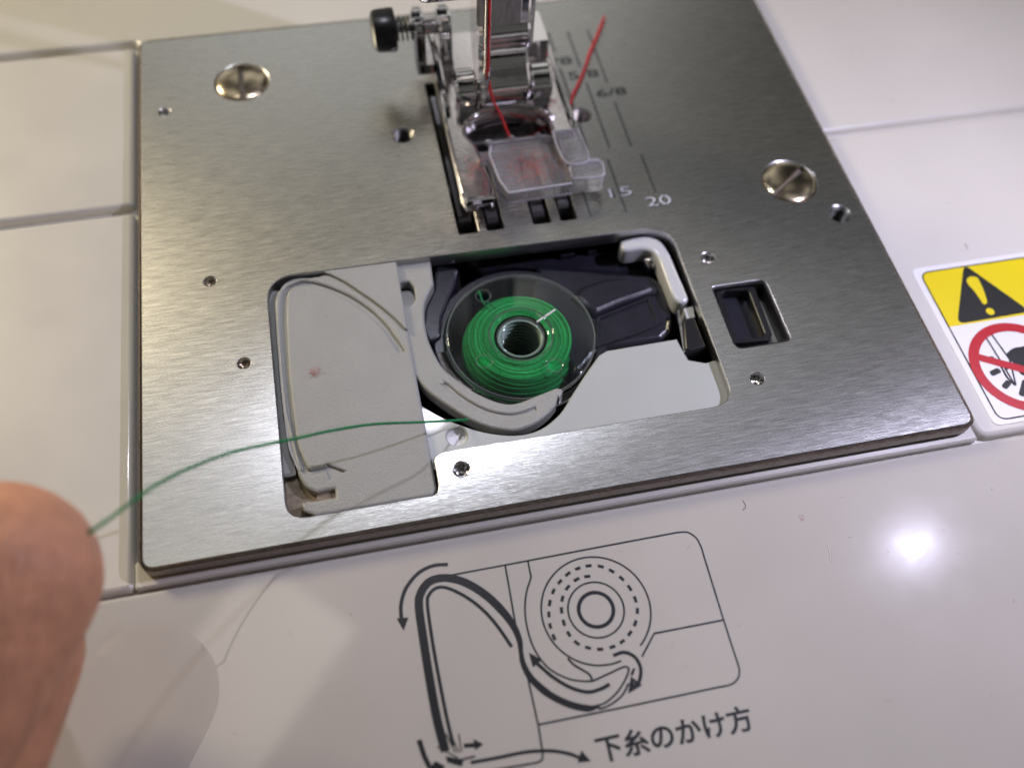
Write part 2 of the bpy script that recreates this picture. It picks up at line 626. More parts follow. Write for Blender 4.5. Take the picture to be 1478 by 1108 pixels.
def text_mesh(body, size, pos, z, material, name, parent, width=None, extrude=0.0, bold=0.0, slant=0.0, angle=0.0):
    cu = bpy.data.curves.new(name, 'FONT')
    cu.body = body
    cu.size = 1.0
    cu.offset = bold
    cu.resolution_u = 4
    tmp = bpy.data.objects.new(name + '_curve', cu)
    col.objects.link(tmp)
    dg = bpy.context.evaluated_depsgraph_get()
    me = bpy.data.meshes.new_from_object(tmp.evaluated_get(dg))
    vs = [v.co.copy() for v in me.vertices]
    fs = [tuple(p.vertices) for p in me.polygons]
    bpy.data.objects.remove(tmp)
    bpy.data.curves.remove(cu)
    bpy.data.meshes.remove(me)
    x0, x1 = min(v.x for v in vs), max(v.x for v in vs)
    sx = size if width is None else width / (x1 - x0)
    ca, sa = math.cos(angle), math.sin(angle)
    pts = []
    for v in vs:
        x, y = (v.x - x0) * sx + slant * v.y * size, v.y * size
        pts.append((pos[0] + x * ca - y * sa, pos[1] + x * sa + y * ca, z))
    mb = MB()
    out = []
    for f in fs:
        A, B, C_ = (Vector(pts[k]) for k in f[:3])
        out.append(f if (B - A).cross(C_ - A).z >= 0 else f[::-1])
    mb.add(pts, out)
    return mb.build(name, material, parent, sharp=0)


# ================================================================== THE MACHINE BED
EDGE = ((0.75, 0), (0.42, 0.10), (0.15, 0.32), (0.0, 0.75))
bed = thing('sewing_machine_bed', 'cream plastic bed of the sewing machine around the steel needle plate', 'sewing machine', (50, 30, -20))
Zb = -2.0
# rear and right-hand rear cover in one L-shaped moulding
MB().prism(rounded([(-150, 96.3), (-1.3, 96.3), (-1.3, 94.4), (108.0, 94.4), (108.0, 56.6), (260, 56.6), (260, 260), (-150, 260)], 0.8), -20, Zb, steps=EDGE).build('rear_panel', 'bed', bed)
MB().prism(rect(-150, -1.55, 59.0, 95.0, 0.8), -20, Zb, steps=EDGE).build('side_panel', 'bed', bed)
MB().prism(rect(-150, -1.55, -1.5, 57.7, 0.8), -20, Zb, steps=EDGE).build('side_panel', 'bed', bed)
MB().prism(rect(108.2, 260, -1.5, 55.2, 2.0), -20, Zb, steps=EDGE).build('side_panel', 'bed', bed)
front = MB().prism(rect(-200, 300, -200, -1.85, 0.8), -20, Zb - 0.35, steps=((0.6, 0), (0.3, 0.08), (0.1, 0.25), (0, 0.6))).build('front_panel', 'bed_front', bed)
# the well the plate sits in: floor under the gaps, and a narrow ledge along the front
MB().prism(rect(-140, 250, -2.6, 150), -21, -3.3, holes=[rect(14, 79.0, 1.5, 55.0), rect(44, 65, 56, 78)]).build('chassis', 'bed', bed)
MB().prism(rect(-1.45, 108.1, -1.5, 2.0, 0.4), -3.29, -2.1, steps=((0.25, 0), (0, 0.25)), holes=()).build('plate_ledge', 'bed', bed)
# dark well of the bobbin area
well = MB()
well.prism(rect(13, 80, 0.8, 80), -24, -19)
well.prism(rect(13.0, 80.0, 0.8, 80.0), -19, -3.4, holes=[rect(15.5, 78.5, 1.8, 78.5)])
well.build('bobbin_well', 'pit', bed)

# ---- printed threading diagram on the front panel (flat ink)
zi = Zb - 0.35 + 0.02
thin = 0.22
d = MB()
d.ribbon([(35.40, -6.66), (42.01, -6.65), (44.90, -6.64), (53.00, -6.59), (63.92, -6.57)] + spline([(64.45, -6.60), (65.45, -6.83), (66.24, -7.75), (66.48, -9.00)], 4) + [(66.44, -10.43), (66.30, -18.24), (66.29, -23.54)]
         + spline([(66.26, -24.11), (65.93, -24.89), (65.21, -25.43), (64.49, -25.60)], 4) + [(62.68, -25.58), (51.33, -25.58), (42.04, -25.52)], thin, zi)
d.ribbon([(42.07, -6.66), (41.95, -10.23), (41.81, -14.05)], thin, zi)
d.ribbon([(41.94, -19.99), (41.99, -25.51), (41.85, -28.33)] + spline([(41.80, -28.66), (41.65, -29.09), (41.23, -29.29), (40.74, -29.33)], 4) + [(39.22, -29.28), (35.03, -29.08), (30.57, -29.02)], thin, zi)
d.ribbon([(44.90, -6.64), (44.86, -8.67)] + spline([(44.78, -8.89), (43.88, -10.54), (43.26, -12.68), (43.09, -15.12), (43.43, -17.44), (44.48, -19.65), (46.36, -21.23), (47.97, -21.86), (49.14, -22.10)], 5), thin, zi)
d.ribbon(spline([(49.14, -22.10), (51.09, -21.67), (52.65, -21.32), (53.32, -21.27), (53.60, -21.57), (53.09, -22.44), (51.86, -23.65), (50.77, -24.35), (49.80, -24.74), (48.83, -24.81)], 5), thin, zi + 0.012)
d.ribbon([(55.50, -20.52), (57.67, -18.20), (66.36, -18.25)], thin, zi + 0.012)
d.ribbon(spline([(53.16, -23.14), (52.20, -24.18), (51.06, -24.81), (49.85, -25.17), (49.05, -25.19)], 4), thin, zi + 0.012)
d.ribbon([(54.26, -21.64), (53.72, -22.32)], thin * 1.3, zi + 0.012)
d.build('printed_outline', 'ink', front)
cc = [(51.62, -14.11)][0]
d = MB()
a0, a1 = math.radians(-52), math.radians(262 + 20)
d.ribbon([(cc[0] + 6.55 * math.cos(a0 + (a1 - a0) * k / 80), cc[1] + 6.55 * math.sin(a0 + (a1 - a0) * k / 80)) for k in range(81)], thin, zi)
d.ribbon(circle(cc, 3.36, 64), thin, zi, closed=True)
d.ribbon(circle(cc, 2.08, 64), 0.46, zi, closed=True)
sp = spline([(51.96, -9.97), (50.94, -9.94), (49.86, -10.22), (48.62, -11.12), (47.81, -12.39), (47.51, -13.67), (47.49, -15.16), (47.82, -16.53), (48.53, -17.65), (49.67, -18.35), (51.04, -18.78), (52.53, -18.75), (53.79, -18.35), (55.04, -17.46), (55.88, -16.47), (56.48, -15.09), (56.58, -13.75), (56.30, -12.33), (55.52, -10.79), (54.31, -9.51), (52.94, -8.82), (51.43, -8.67), (49.81, -8.99), (48.43, -9.77), (47.16, -10.90), (46.30, -12.43), (45.94, -13.70), (45.80, -15.32), (46.04, -16.83), (46.55, -18.00)], 12)
run, acc, on = [], 0.0, True
for p, q in zip(sp[:-1], sp[1:]):
    acc += math.dist(p, q)
    if on:
        run.append(p)
    if acc > (0.80 if on else 0.52):
        if on and len(run) > 1:
            d.ribbon(run, 0.38, zi)
        run, acc, on = [], 0.0, not on
d.ribbon(spline([(46.95, -19.03), (47.49, -19.90), (48.42, -20.74), (48.98, -21.32), (49.15, -22.04)], 5), 0.26, zi + 0.006)
d.build('printed_bobbin', 'ink', front)
d = MB()
pth = spline([(31.39, -26.23), (31.05, -22.82), (30.93, -18.43), (30.93, -14.03), (31.01, -9.79), (31.49, -8.14), (32.76, -6.95), (34.66, -6.87), (36.76, -7.79), (38.76, -9.55), (40.33, -11.67), (41.45, -13.88), (41.89, -15.86), (41.78, -17.28), (41.77, -18.70), (42.32, -20.44), (43.84, -22.46), (45.85, -24.01), (47.85, -24.89), (49.27, -24.93)], 8)
nw = len(pth)
ws = []
for i in range(nw):
    t = i / (nw - 1) * 19
    ws.append(1.0 if t < 10 else 1.0 - (t - 10) * 0.16 if t < 13 else 0.52 + (t - 13) * 0.12 if t < 16 else 0.78 if t < 18 else 0.78 - (t - 18) * 0.5)
d.ribbon(pth, ws, zi + 0.006)
d.ribbon(spline([(32.36, -25.85), (32.14, -22.89), (32.00, -18.95), (31.92, -14.22), (32.04, -9.66), (32.49, -8.47), (33.50, -7.88), (34.77, -8.19), (36.75, -9.70), (38.37, -11.56), (39.65, -13.73), (40.85, -16.49)], 8), 0.40, zi + 0.006)
d.build('printed_thread_path', 'ink', front)
d = MB()
d.ribbon(spline([(35.24, -5.24), (33.39, -5.09), (31.54, -5.68), (29.86, -7.21), (28.98, -9.06), (28.77, -10.94)], 6), 0.44, zi)
d.flat([(28.23, -10.64), (29.60, -10.78), (28.84, -12.20)], zi + 0.006)
d.ribbon(spline([(43.25, -18.81), (44.72, -20.69), (46.44, -22.24), (48.29, -23.16), (49.91, -23.11), (50.99, -22.80)], 6), 0.40, zi + 0.018)
d.flat([(42.67, -17.52), (43.97, -18.63), (42.77, -19.25)], zi + 0.024)
d.ribbon(spline([(52.23, -19.75), (53.61, -19.64), (54.70, -20.46), (54.98, -21.78), (54.55, -22.95), (53.84, -23.74)], 6), 0.40, zi + 0.018)
d.flat([(54.65, -23.62), (52.79, -24.24), (53.62, -22.42)], zi + 0.024)
d.ribbon([(28.75, -24.49), (29.07, -26.27), (29.60, -27.99)], 0.55, zi)
d.ribbon([(30.60, -25.58), (32.67, -27.22)], 0.15, zi)
d.ribbon([(31.76, -24.43), (32.48, -26.59)], 0.15, zi + 0.012)
d.ribbon([(32.29, -24.68), (32.83, -26.66)], 0.15, zi)
d.ribbon([(33.14, -24.70), (33.11, -26.63)], 0.15, zi)
d.ribbon([(33.48, -26.05), (34.72, -26.24)], 0.46, zi)
d.flat([(34.64, -25.56), (35.62, -26.33), (34.63, -26.76)], zi + 0.006)
d.ribbon([(32.33, -27.41), (34.51, -27.37)], 0.20, zi + 0.02)
d.flat([(31.31, -26.72), (33.23, -27.45), (32.88, -28.09), (31.44, -27.37)], zi + 0.014)
d.flat([(30.16, -26.97), (31.14, -27.74), (30.39, -28.28), (29.46, -27.59)], zi + 0.008)
d.ribbon(spline([(33.90, -27.90), (36.76, -27.99), (40.10, -28.04), (42.77, -28.46), (44.62, -29.12), (45.88, -29.88)], 6), 0.36, zi + 0.012)
d.flat([(45.37, -30.21), (46.84, -30.36), (46.09, -29.07)], zi + 0.018)
d.build('printed_arrows', 'ink', front)
text_mesh('下糸のかけ方', 2.95, (47.75, -30.55), zi, 'ink', 'printed_caption', front, width=18.1, bold=0.024)

# ================================================================== NEEDLE PLATE
plate = thing('needle_plate', 'brushed steel needle plate with a large bobbin opening and two slotted screws', 'needle plate', (53, 46, -2.2))
cut = rounded([(17.0, 40.3), (17.0, 3.05), (35.75, 3.05), (35.75, 8.75), (76.45, 8.75), (76.45, 39.7)], [4.2, 2.6, 1.3, 1.6, 3.2, 4.0], 7)
window = rounded([(79.3, 27.75), (79.3, 16.85), (87.55, 16.85), (87.55, 27.75)], [0.6, 1.4, 1.0, 1.4], 5)
slots = [rect(45.25, 48.2, 43.5, 76.0, 0.3, 3), rect(49.5, 52.1, 43.5, 56.5, 0.3, 3), rect(56.55, 59.3, 43.5, 56.5, 0.3, 3), rect(60.75, 63.25, 43.5, 76.0, 0.3, 3),
         rect(49.5, 52.1, 64.0, 76.0, 0.3, 3), rect(56.55, 59.3, 64.0, 76.0, 0.3, 3), rect(49.8, 59.0, 59.4, 61.2, 0.9, 5)]
rivets = [(3.57, 76.09), (9.32, 41.07), (13.19, 26.57), (38.92, 5.88), (80.51, 32.95), (80.66, 11.87)]
rivet_r = [0.85, 0.85, 0.85, 1.05, 0.95, 0.95]
screws = [(15.94, 81.1), (97.9, 45.25)]
round_holes = [((40.0, 65.0), 1.65), ((69.1, 64.7), 1.6), ((103.3, 37.6), 1.65)]
holes = [cut, window] + slots + [circle(c, r, 24) for c, r in zip(rivets, rivet_r)] + [circle(c, 4.32, 40) for c in screws] + [circle(c, r, 28) for c, r in round_holes]
outer = rounded([(0, 0), (107.2, 0), (107.2, 93.5), (0, 93.5)], 1.6, 6)
MB().prism(outer, -2.2, 0, holes=holes, steps=((0.12, 0), (0.03, 0.05), (0.0, 0.15))).build('plate', 'steel', plate, uv=True, mats='steel_side')
# the darker ground edge band round the rim
rim = MB()
rim.prism(offset(ccw(outer), -0.42), -2.3, -0.16, holes=[offset(ccw(outer), -0.004)], steps=((0.40, 0), (0.0, 0.75)))
rim.build('ground_edge', 'rim_edge', plate)
for c in screws:
    m = MB()
    sa_, sb_ = [(94.63, 43.21), (100.38, 47.06)] if c[0] > 50 else [(15.86, 77.14), (15.95, 85.23)]
    ang = math.atan2(sb_[1] - sa_[1], sb_[0] - sa_[0])
    prof = [(4.2, -2.0), (4.2, -0.25), (4.05, -0.02), (3.4, 0.22), (2.2, 0.46), (1.0, 0.58)]
    m.lathe(prof, (c[0], c[1], -0.05), 48)
    # dome cap split by the slot: build it as a grid clipped to the disc
    n = 26
    ca, sa = math.cos(ang), math.sin(ang)
    m = MB()
    m.lathe([(4.2, -2.0), (4.2, -0.22), (4.12, -0.10)], (c[0], c[1], 0), 48)

    def dome(r):
        return -0.10 + 0.75 * math.sqrt(max(0.0, 1 - (r / 4.12) ** 2)) ** 1.2
    for s in (-1, 1):
        grid = []
        for i in range(n + 1):
            u = 0.48 + (4.12 - 0.48) * math.sin(0.5 * math.pi * i / n)
            half = math.sqrt(max(0.0, 4.12 ** 2 - u * u))
            row = []
            for j in range(n + 1):
                w = -half * math.cos(math.pi * j / n)
                r = math.hypot(u, w)
                x, y = u * s * -sa + w * ca, u * s * ca + w * sa
                row.append((c[0] + x, c[1] + y, dome(r)))
            grid.append(row)
        vs = [p for row in grid for p in row]
        fs = []
        for i in range(n):
            for j in range(n):
                q = (i * (n + 1) + j, (i + 1) * (n + 1) + j, (i + 1) * (n + 1) + j + 1, i * (n + 1) + j + 1)
                fs.append(q if s > 0 else q[::-1])
        m.add(vs, [f[::-1] for f in fs], True)
        wall = grid[0] + [(p[0], p[1], -0.75) for p in grid[0]]
        k = n + 1
        m.add(wall, [(j, j + 1, k + j + 1, k + j) for j in range(n)])
    sc_ = m.build('screw', 'nickel', plate, sharp=50)
    half = 4.1
    fl = MB()
    fl.add([(c[0] + a * half * ca - b * 0.49 * sa, c[1] + a * half * sa + b * 0.49 * ca, -0.74) for a, b in ((-1, -1), (1, -1), (1, 1), (-1, 1))], [(0, 1, 2, 3)])
    fl.build('screw_slot', 'steel_edge', sc_)
for k, (c, r) in enumerate(zip(rivets, rivet_r)):
    mt = 'nickel' if k in (1, 2) else 'chrome'
    MB().lathe([(r - 0.01, -1.5), (r - 0.05, -0.75), (r * 0.6, -0.95), (r * 0.42, -0.8), (0.0, -0.72)], (c[0], c[1], 0), 24).build('rivet', mt, plate)
# threaded bushes below the round holes
for k, (c, r) in enumerate(round_holes):
    m = MB()
    prof = []
    zz = -0.3
    while zz > -5.5:
        prof += [(r + 0.02, zz), (r - 0.28, zz - 0.22)]
        zz -= 0.45
    m.lathe(prof[::-1], (c[0], c[1], 0), 28)
    m.lathe([(r, -5.6), (0.0, -5.6)], (c[0], c[1], 0), 28)
    m.build('threaded_bush', 'rim_edge' if k == 1 else 'dark_steel', plate, sharp=20)
# engraved seam guide lines
zl = 0.012
for x, y0, y1 in ((68.35, 80.4, 85.4), (71.75, 76.0, 85.2), (75.3, 71.4, 85.0), (68.35, 66.4, 76.3), (68.3, 57.0, 63.0), (71.85, 56.9, 72.0),
                  (75.35, 56.6, 67.0), (70.9, 43.4, 54.5), (76.45, 46.6, 54.7), (65.4, 43.5, 50.5)):
    m = MB()
    m.prism(stroke_outline([(x, y0), (x, y1)], 0.34), -0.01, zl)
    m.build('guide_line', 'engrave', plate)
for body, x, y, s, w in (('4/8', 64.9, 77.0, 2.5, 5.9), ('5/8', 69.2, 73.2, 2.5, 5.3), ('6/8', 72.8, 68.3, 2.5, 5.2), ('10', 66.0, 53.2, 2.6, 4.0), ('15', 69.4, 46.6, 2.6, 3.6), ('20', 74.6, 43.9, 2.6, 3.9)):
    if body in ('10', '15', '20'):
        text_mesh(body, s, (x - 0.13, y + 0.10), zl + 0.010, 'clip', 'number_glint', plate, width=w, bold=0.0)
    text_mesh(body, s, (x, y), zl + 0.004, 'engrave_number', 'engraved_number', plate, width=w, bold=0.02)

# ================================================================== GREY THREAD-GUIDE COVER
cover = thing('thread_guide_cover', 'grey plastic cover with an engraved curved arrow left of the bobbin', 'cover', (26, 20, -2))
zc = -0.55
arrow = spline([(34.09, 25.11), (33.48, 26.77), (32.38, 29.50), (30.66, 32.38), (28.00, 35.42), (24.83, 37.81), (22.35, 38.96), (20.45, 38.89), (19.29, 37.52), (18.82, 33.84), (18.51, 27.61), (18.41, 21.65)] + [(18.62, 13.99), (19.08, 11.60), (19.57, 9.92), (20.11, 9.32), (21.10, 9.29), (22.30, 9.36)], 5)
arrow_hole = stroke_outline(arrow, 0.62)
head = [(22.52, 9.91), (24.47, 8.66), (22.51, 7.84)]
half_n = len(arrow)
arrow_hole = arrow_hole[:half_n] + [head[0], head[1], head[2]] + arrow_hole[half_n:]
cov = [(17.75, 18.0), (17.75, 36.6), (18.1, 38.4), (19.4, 39.5), (21.4, 40.0), (35.5, 40.0), (35.35, 3.3)]
cov_poly = rounded([(17.49, 24.40), (17.54, 18.22), (18.37, 12.19), (18.79, 8.94), (19.52, 7.21), (20.81, 6.31), (23.03, 6.46), (22.96, 5.25), (19.75, 5.36)], [0, 0, 0, 2, 2, 0.4, 0.2, 0.2, 0.1], 4)
cov_poly = cov_poly + rounded([(18.7, 5.15), (19.0, 4.1), (20.4, 3.2), (34.9, 3.2), (35.5, 4.0), (35.35, 40.05), (24.5, 40.05)], [0.2, 0.3, 0.3, 0.9, 0.9, 0.3, 0.2], 4) + [(21.6, 39.9), (19.6, 39.3), (18.3, 38.1), (17.75, 36.4), (17.55, 30.0)]
m = MB()
m.prism(cov_poly, -3.2, zc - 0.50, steps=((0.0, 0),))
m.prism(cov_poly, zc - 0.51, zc, holes=[arrow_hole], steps=((0.46, 0), (0.30, 0.03), (0.16, 0.09), (0.05, 0.20), (0.0, 0.36)))
m.build('body', 'grey', cover)
MB().flat(head, zc - 0.485).build('arrow_head', 'groove', cover)
# higher wedge beside the thread channel
wedge = [(24.48, 40.52), (35.51, 40.46), (35.38, 28.31)] + spline([(34.98, 28.44), (33.94, 30.29), (32.19, 32.81), (30.13, 35.28), (27.79, 37.90), (25.97, 39.48)], 4)
MB().prism(wedge, zc, -0.12, steps=((0.22, 0), (0.08, 0.06), (0.0, 0.2))).build('wedge', 'grey', cover)
MB().prism([(20.56, 5.58), (20.87, 6.73), (23.17, 6.96), (23.01, 5.44)], -3.0, -1.3).build('cutter_pad', 'cork', cover)
MB().prism(rect(16.9, 24.0, 2.6, 9.4, 0.3), -3.4, -2.0).build('cutter_recess', 'cork', cover)
MB().prism(rect(16.9, 18.4, 9.5, 38.8, 0.3), -3.3, -1.25).build('side_gap_liner', 'groove', cover)

# ================================================================== GREY BOBBIN SURROUND (ring with a pointed finger) and lower shelf
ring = thing('bobbin_guide_ring', 'pale grey plastic guide curving round the bobbin with a pointed finger', 'thread guide', (42, 20, -2))
inner = spline([(40.27, 35.99), (39.06, 34.09), (38.34, 32.42), (37.97, 30.04), (37.94, 27.05), (38.40, 24.34), (39.28, 21.60), (40.83, 19.49), (42.60, 17.41), (44.65, 15.72), (46.59, 14.71), (48.48, 14.63), (51.01, 15.27), (53.88, 15.96)], 4)
tip = rounded([(53.88, 15.96), (54.56, 15.45), (53.44, 13.78)], 0.5, 3)[1:]
outr = spline([(53.44, 13.78), (52.06, 12.48), (50.13, 11.31), (48.11, 10.68), (46.46, 10.64), (43.84, 11.57), (41.16, 13.42), (38.19, 16.52), (36.43, 18.76), (35.37, 21.04)], 4)
ring_poly = [(40.43, 40.59), (40.23, 35.98)] + inner[1:] + tip + outr[1:] + [(33.5, 20.0), (33.5, 41.2)]
slot = rounded([(35.39, 37.11), (36.86, 36.98), (37.36, 35.81), (37.22, 33.82), (36.53, 32.94), (35.09, 33.13)], 0.5, 3)
gl = spline([(38.77, 19.41), (39.54, 18.55), (40.76, 16.81), (43.34, 14.34), (46.11, 13.00), (48.21, 12.86), (50.23, 13.32)], 4)
gh = [(37.31, 20.94), (39.03, 19.47), (38.67, 19.18)]
m = MB()
m.prism(ring_poly, -3.0, -1.25, holes=[slot])
m.prism(ring_poly, -1.26, -0.95, holes=[slot, stroke_outline(gl, 0.34)], steps=((0.30, 0), (0.14, 0.06), (0.0, 0.26)))
m.build('body', 'grey', ring)
MB().prism(gh, -0.96, -0.93).build('arrow_head', 'groove', ring)
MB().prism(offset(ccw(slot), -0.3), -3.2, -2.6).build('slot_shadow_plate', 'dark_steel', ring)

shelf = thing('bobbin_cover_shelf', 'pale grey plastic shelf in front of the bobbin inside the plate opening', 'shelf', (60, 14, -3))
gap = spline([(34.79, 17.37), (36.36, 15.86), (37.40, 14.87), (39.26, 13.43), (42.78, 11.35), (46.73, 10.11), (50.11, 10.33), (53.28, 12.15), (55.81, 14.93), (58.41, 17.78), (60.79, 20.18)], 4) + [(62.07, 20.74), (72.28, 20.88), (72.59, 18.69), (72.87, 17.24), (75.14, 16.34), (76.87, 16.59)]
shelf_poly = gap + [(77.6, 18.0), (77.6, 7.0), (30.0, 7.0), (30.0, 18.0)]
hole_c = [(39.29, 11.39)][0]
MB().prism(shelf_poly, -3.3, -1.4, holes=[circle(hole_c, 1.35, 24)], steps=((0.18, 0), (0.0, 0.2))).build('body', 'grey_smooth', shelf)
MB().lathe([(1.36, -2.2), (1.0, -2.5), (0.0, -2.5)], (hole_c[0], hole_c[1], 0), 24).build('hole_bottom', 'sticker', shelf)
m = MB()
m.ribbon([(35.12, 11.81), (37.30, 12.42), (39.75, 12.81)], 0.18, -1.38)
m.build('mould_line', 'groove', shelf)

# ================================================================== BLACK BOBBIN HOLDER
bc = (50.97, 25.9)
holder = thing('bobbin_holder', 'blue-black plastic bobbin holder with a broad lever to the right of the bobbin', 'bobbin holder', (bc[0], bc[1], -18))
m = MB()
m.lathe([(10.75, -17.5), (10.75, -3.6), (11.0, -3.3), (12.1, -3.3), (12.5, -3.7), (12.5, -17.5)], (bc[0], bc[1], 0), 72)
m.lathe([(10.8, -14.2), (0.0, -14.2)], (bc[0], bc[1], 0), 48)
m.build('cup', 'black', holder)
lev = [(56.24, 38.69), (61.43, 37.22), (67.23, 35.39), (72.78, 33.95), (74.00, 32.15), (74.10, 28.99), (73.56, 25.41), (72.73, 23.36), (71.04, 22.21), (63.00, 22.10), (60.85, 21.41), (59.14, 19.83), (56.75, 18.02)]
lev_poly = rounded([(56.0, 38.6)] + lev[1:] + [(57.0, 20.0), (53.0, 30.0)], 1.4, 4)
MB().prism(lev_poly, -9, -3.4, steps=((0.9, 0), (0.45, 0.18), (0.1, 0.6), (0.0, 1.0))).build('lever', 'black', holder)
rdg = spline([(59.64, 31.52), (61.74, 33.14), (65.72, 33.95), (69.37, 33.35), (72.03, 31.74), (72.90, 30.59)], 4) + spline([(72.39, 30.01), (69.64, 29.42), (66.02, 28.67), (61.99, 27.45)], 4)
MB().prism(rdg, -3.45, -2.5, steps=((1.0, 0), (0.5, 0.2), (0.12, 0.55), (0.0, 0.9))).build('lever_ridge', 'black', holder)
fr_o = [(62.44, 27.60), (71.44, 29.96), (71.63, 24.75), (67.60, 23.69), (61.13, 22.51)]
fr_i = [(63.01, 27.21), (70.70, 29.18), (70.94, 25.08), (67.42, 24.24), (61.84, 23.35)]
MB().prism(fr_o, -3.5, -3.05, holes=[fr_i], steps=((0.12, 0), (0.0, 0.15))).build('lever_frame', 'black', holder)
MB().prism(rounded([(41.09, 40.48), (44.47, 39.63), (43.55, 36.68), (42.24, 34.44), (40.70, 31.50), (39.94, 28.10), (38.09, 26.90), (37.57, 29.69), (38.43, 33.10), (40.20, 36.03)], 0.8, 3), -8, -2.6, steps=((0.4, 0), (0.1, 0.15), (0, 0.4))).build('side_arm', 'black', holder)
m = MB()
m.prism([(45.33, 42.69), (57.67, 41.43), (69.63, 40.69), (72.84, 39.24), (73.46, 35.16), (61.77, 37.86), (57.19, 39.31), (52.57, 40.56), (48.29, 40.00)], -12, -5.2, steps=((0.5, 0), (0, 0.5)))
m.build('rear_web', 'black', holder)
m = MB()
for xa, xb in ((60.3, 62.6), (64.6, 66.0)):
    m.box(xa, xb, 40.2, 41.4, -9, -4.0, 0.2)
m.build('rear_rib', 'black', holder)
# bright hook rim at the lower left of the bobbin
hook = thing('rotary_hook', 'bright metal hook rim showing at the lower edge of the bobbin', 'hook', (bc[0], bc[1], -6))
MB().lathe([(10.72, -5.0), (10.72, -3.0), (10.85, -2.6), (11.9, -2.6), (12.1, -2.8), (12.1, -5.0)], (bc[0], bc[1], 0), 60, a0=226, a1=322).build('rim', 'chrome', hook)
MB().lathe([(10.72, -4.6), (10.72, -2.3), (10.85, -2.2), (12.0, -2.2), (12.15, -2.35), (12.15, -4.6)], (bc[0], bc[1], 0), 20, a0=184, a1=222, closed_prof=True).build('hook_point', 'chrome', hook)
MB().lathe([(9.3, -4.6), (9.6, -4.1), (10.3, -3.5), (10.7, -3.4)], (bc[0], bc[1], 0), 40, a0=200, a1=292).build('race', 'chrome', hook)

# milky clip, screw head and hinge block in the rear right corner of the opening
clip_pts = spline([(69.29, 39.18), (72.26, 39.46), (73.89, 39.00), (75.04, 37.83), (75.61, 35.29), (75.80, 31.34), (76.01, 27.37), (75.56, 26.60), (74.79, 26.41), (74.08, 26.86), (73.70, 28.07), (73.64, 31.30), (73.64, 33.83), (73.42, 35.59), (72.83, 36.55), (71.57, 37.03), (69.31, 37.08), (68.76, 37.61), (68.82, 38.47)], 4, closed=True)
o = MB().prism(clip_pts, -4.0, -1.0, steps=((0.55, 0), (0.28, 0.08), (0.08, 0.25), (0.0, 0.55))).build('retainer_clip', 'clip', None, (73, 33, -4))
tag(o, 'milky grey bent plastic clip in the corner of the plate opening', 'clip')
c = [(73.19, 36.03)][0]
o = MB().lathe([(1.1, -5), (1.1, -2.7), (0.9, -2.4), (0.5, -2.2), (0.0, -2.15)], (c[0], c[1], 0), 24).build('screw_head', 'chrome', None, (c[0], c[1], -5))
tag(o, 'small shiny round screw head beside the milky clip', 'screw')
hinge = thing('hinge_block', 'small black hinge block against the inner edge of the plate opening', 'hinge', (74.5, 21, -4))
hb = [(73.88, 23.42), (75.79, 23.83), (75.85, 18.60), (73.24, 18.20), (72.77, 18.78)]
MB().prism(rounded(hb, 0.3, 3), -4, -1.0, steps=((0.3, 0), (0.1, 0.1), (0, 0.3))).build('block', 'button', hinge)
MB().prism([(73.78, 25.64), (74.20, 25.68), (72.93, 18.57), (72.62, 18.62)], -4, -1.6).build('spring_leaf', 'chrome', hinge)
MB().prism([(74.91, 25.91), (76.32, 26.06), (76.04, 24.11), (74.86, 24.12)], -4, -1.7).build('pivot', 'clip', hinge)

def fuzz(path, r, n, length, seed):
    rn = random.Random(seed)
    m = MB()
    for _ in range(n):
        p = Vector(path[rn.randrange(2, len(path) - 2)])
        dv = Vector((rn.uniform(-1, 1), rn.uniform(-1, 1), rn.uniform(-0.3, 1))).normalized()
        e = p + dv * length * rn.uniform(0.4, 1)
        m.tube([p, (p + e) / 2 + Vector((rn.uniform(-.1, .1),) * 3), e], 0.012, 3, False)
    return m


# ================================================================== BOBBIN
bobbin = thing('bobbin', 'clear plastic bobbin wound with green thread', 'bobbin', (bc[0], bc[1], -13.4))
zt = -2.0
small = [[(46.96, 33.35)][0], [(45.00, 22.40)][0], [(54.43, 19.97)][0]]
R = 10.5
m = MB()
m.prism(circle(bc, R, 96), zt - 0.75, zt, holes=[circle(p, 1.02, 24) for p in small] + [circle(bc, 4.45, 48)], steps=((0.35, 0), (0.15, 0.06), (0.03, 0.2), (0.0, 0.38)), bottom=True)
m.build('top_flange', 'clear', bobbin)
m = MB()
m.lathe([(4.45, 0), (4.1, -0.05), (3.65, -0.35), (3.4, -0.8), (3.3, -1.2)], (bc[0], bc[1], zt), 48)
m.lathe([(4.46, 0.0), (4.62, 0.10), (4.46, 0.16), (4.28, 0.06)], (bc[0], bc[1], zt), 48, closed_prof=True)
m.build('funnel', 'clear', bobbin)
m = MB()
for k in range(12):
    z = zt - 1.15 - k * 0.82
    m.lathe([(3.10 + 0.20 * math.cos(a), 0.17 * math.sin(a)) for a in [2 * math.pi * q / 10 for q in range(10)]], (bc[0], bc[1], z), 48, closed_prof=True)
m.build('core_rib', 'core', bobbin, sharp=0)
MB().lathe([(3.38, -1.0), (3.38, -10.9)], (bc[0], bc[1], zt), 48).build('core_wall', 'black', bobbin)
MB().lathe([(3.75, -0.8), (3.75, -10.8)], (bc[0], bc[1], zt), 48).build('core_tube', 'smoke', bobbin)
MB().prism(circle(bc, R, 72), -13.3, -12.5, holes=[circle(bc, 2.95, 48)], bottom=True).build('bottom_flange', 'clear', bobbin)
def bead(c, r, z, t):
    return [(c[0] + r * math.cos(a), c[1] + r * math.sin(a), z) for a in [2 * math.pi * q / 64 for q in range(65)]], t


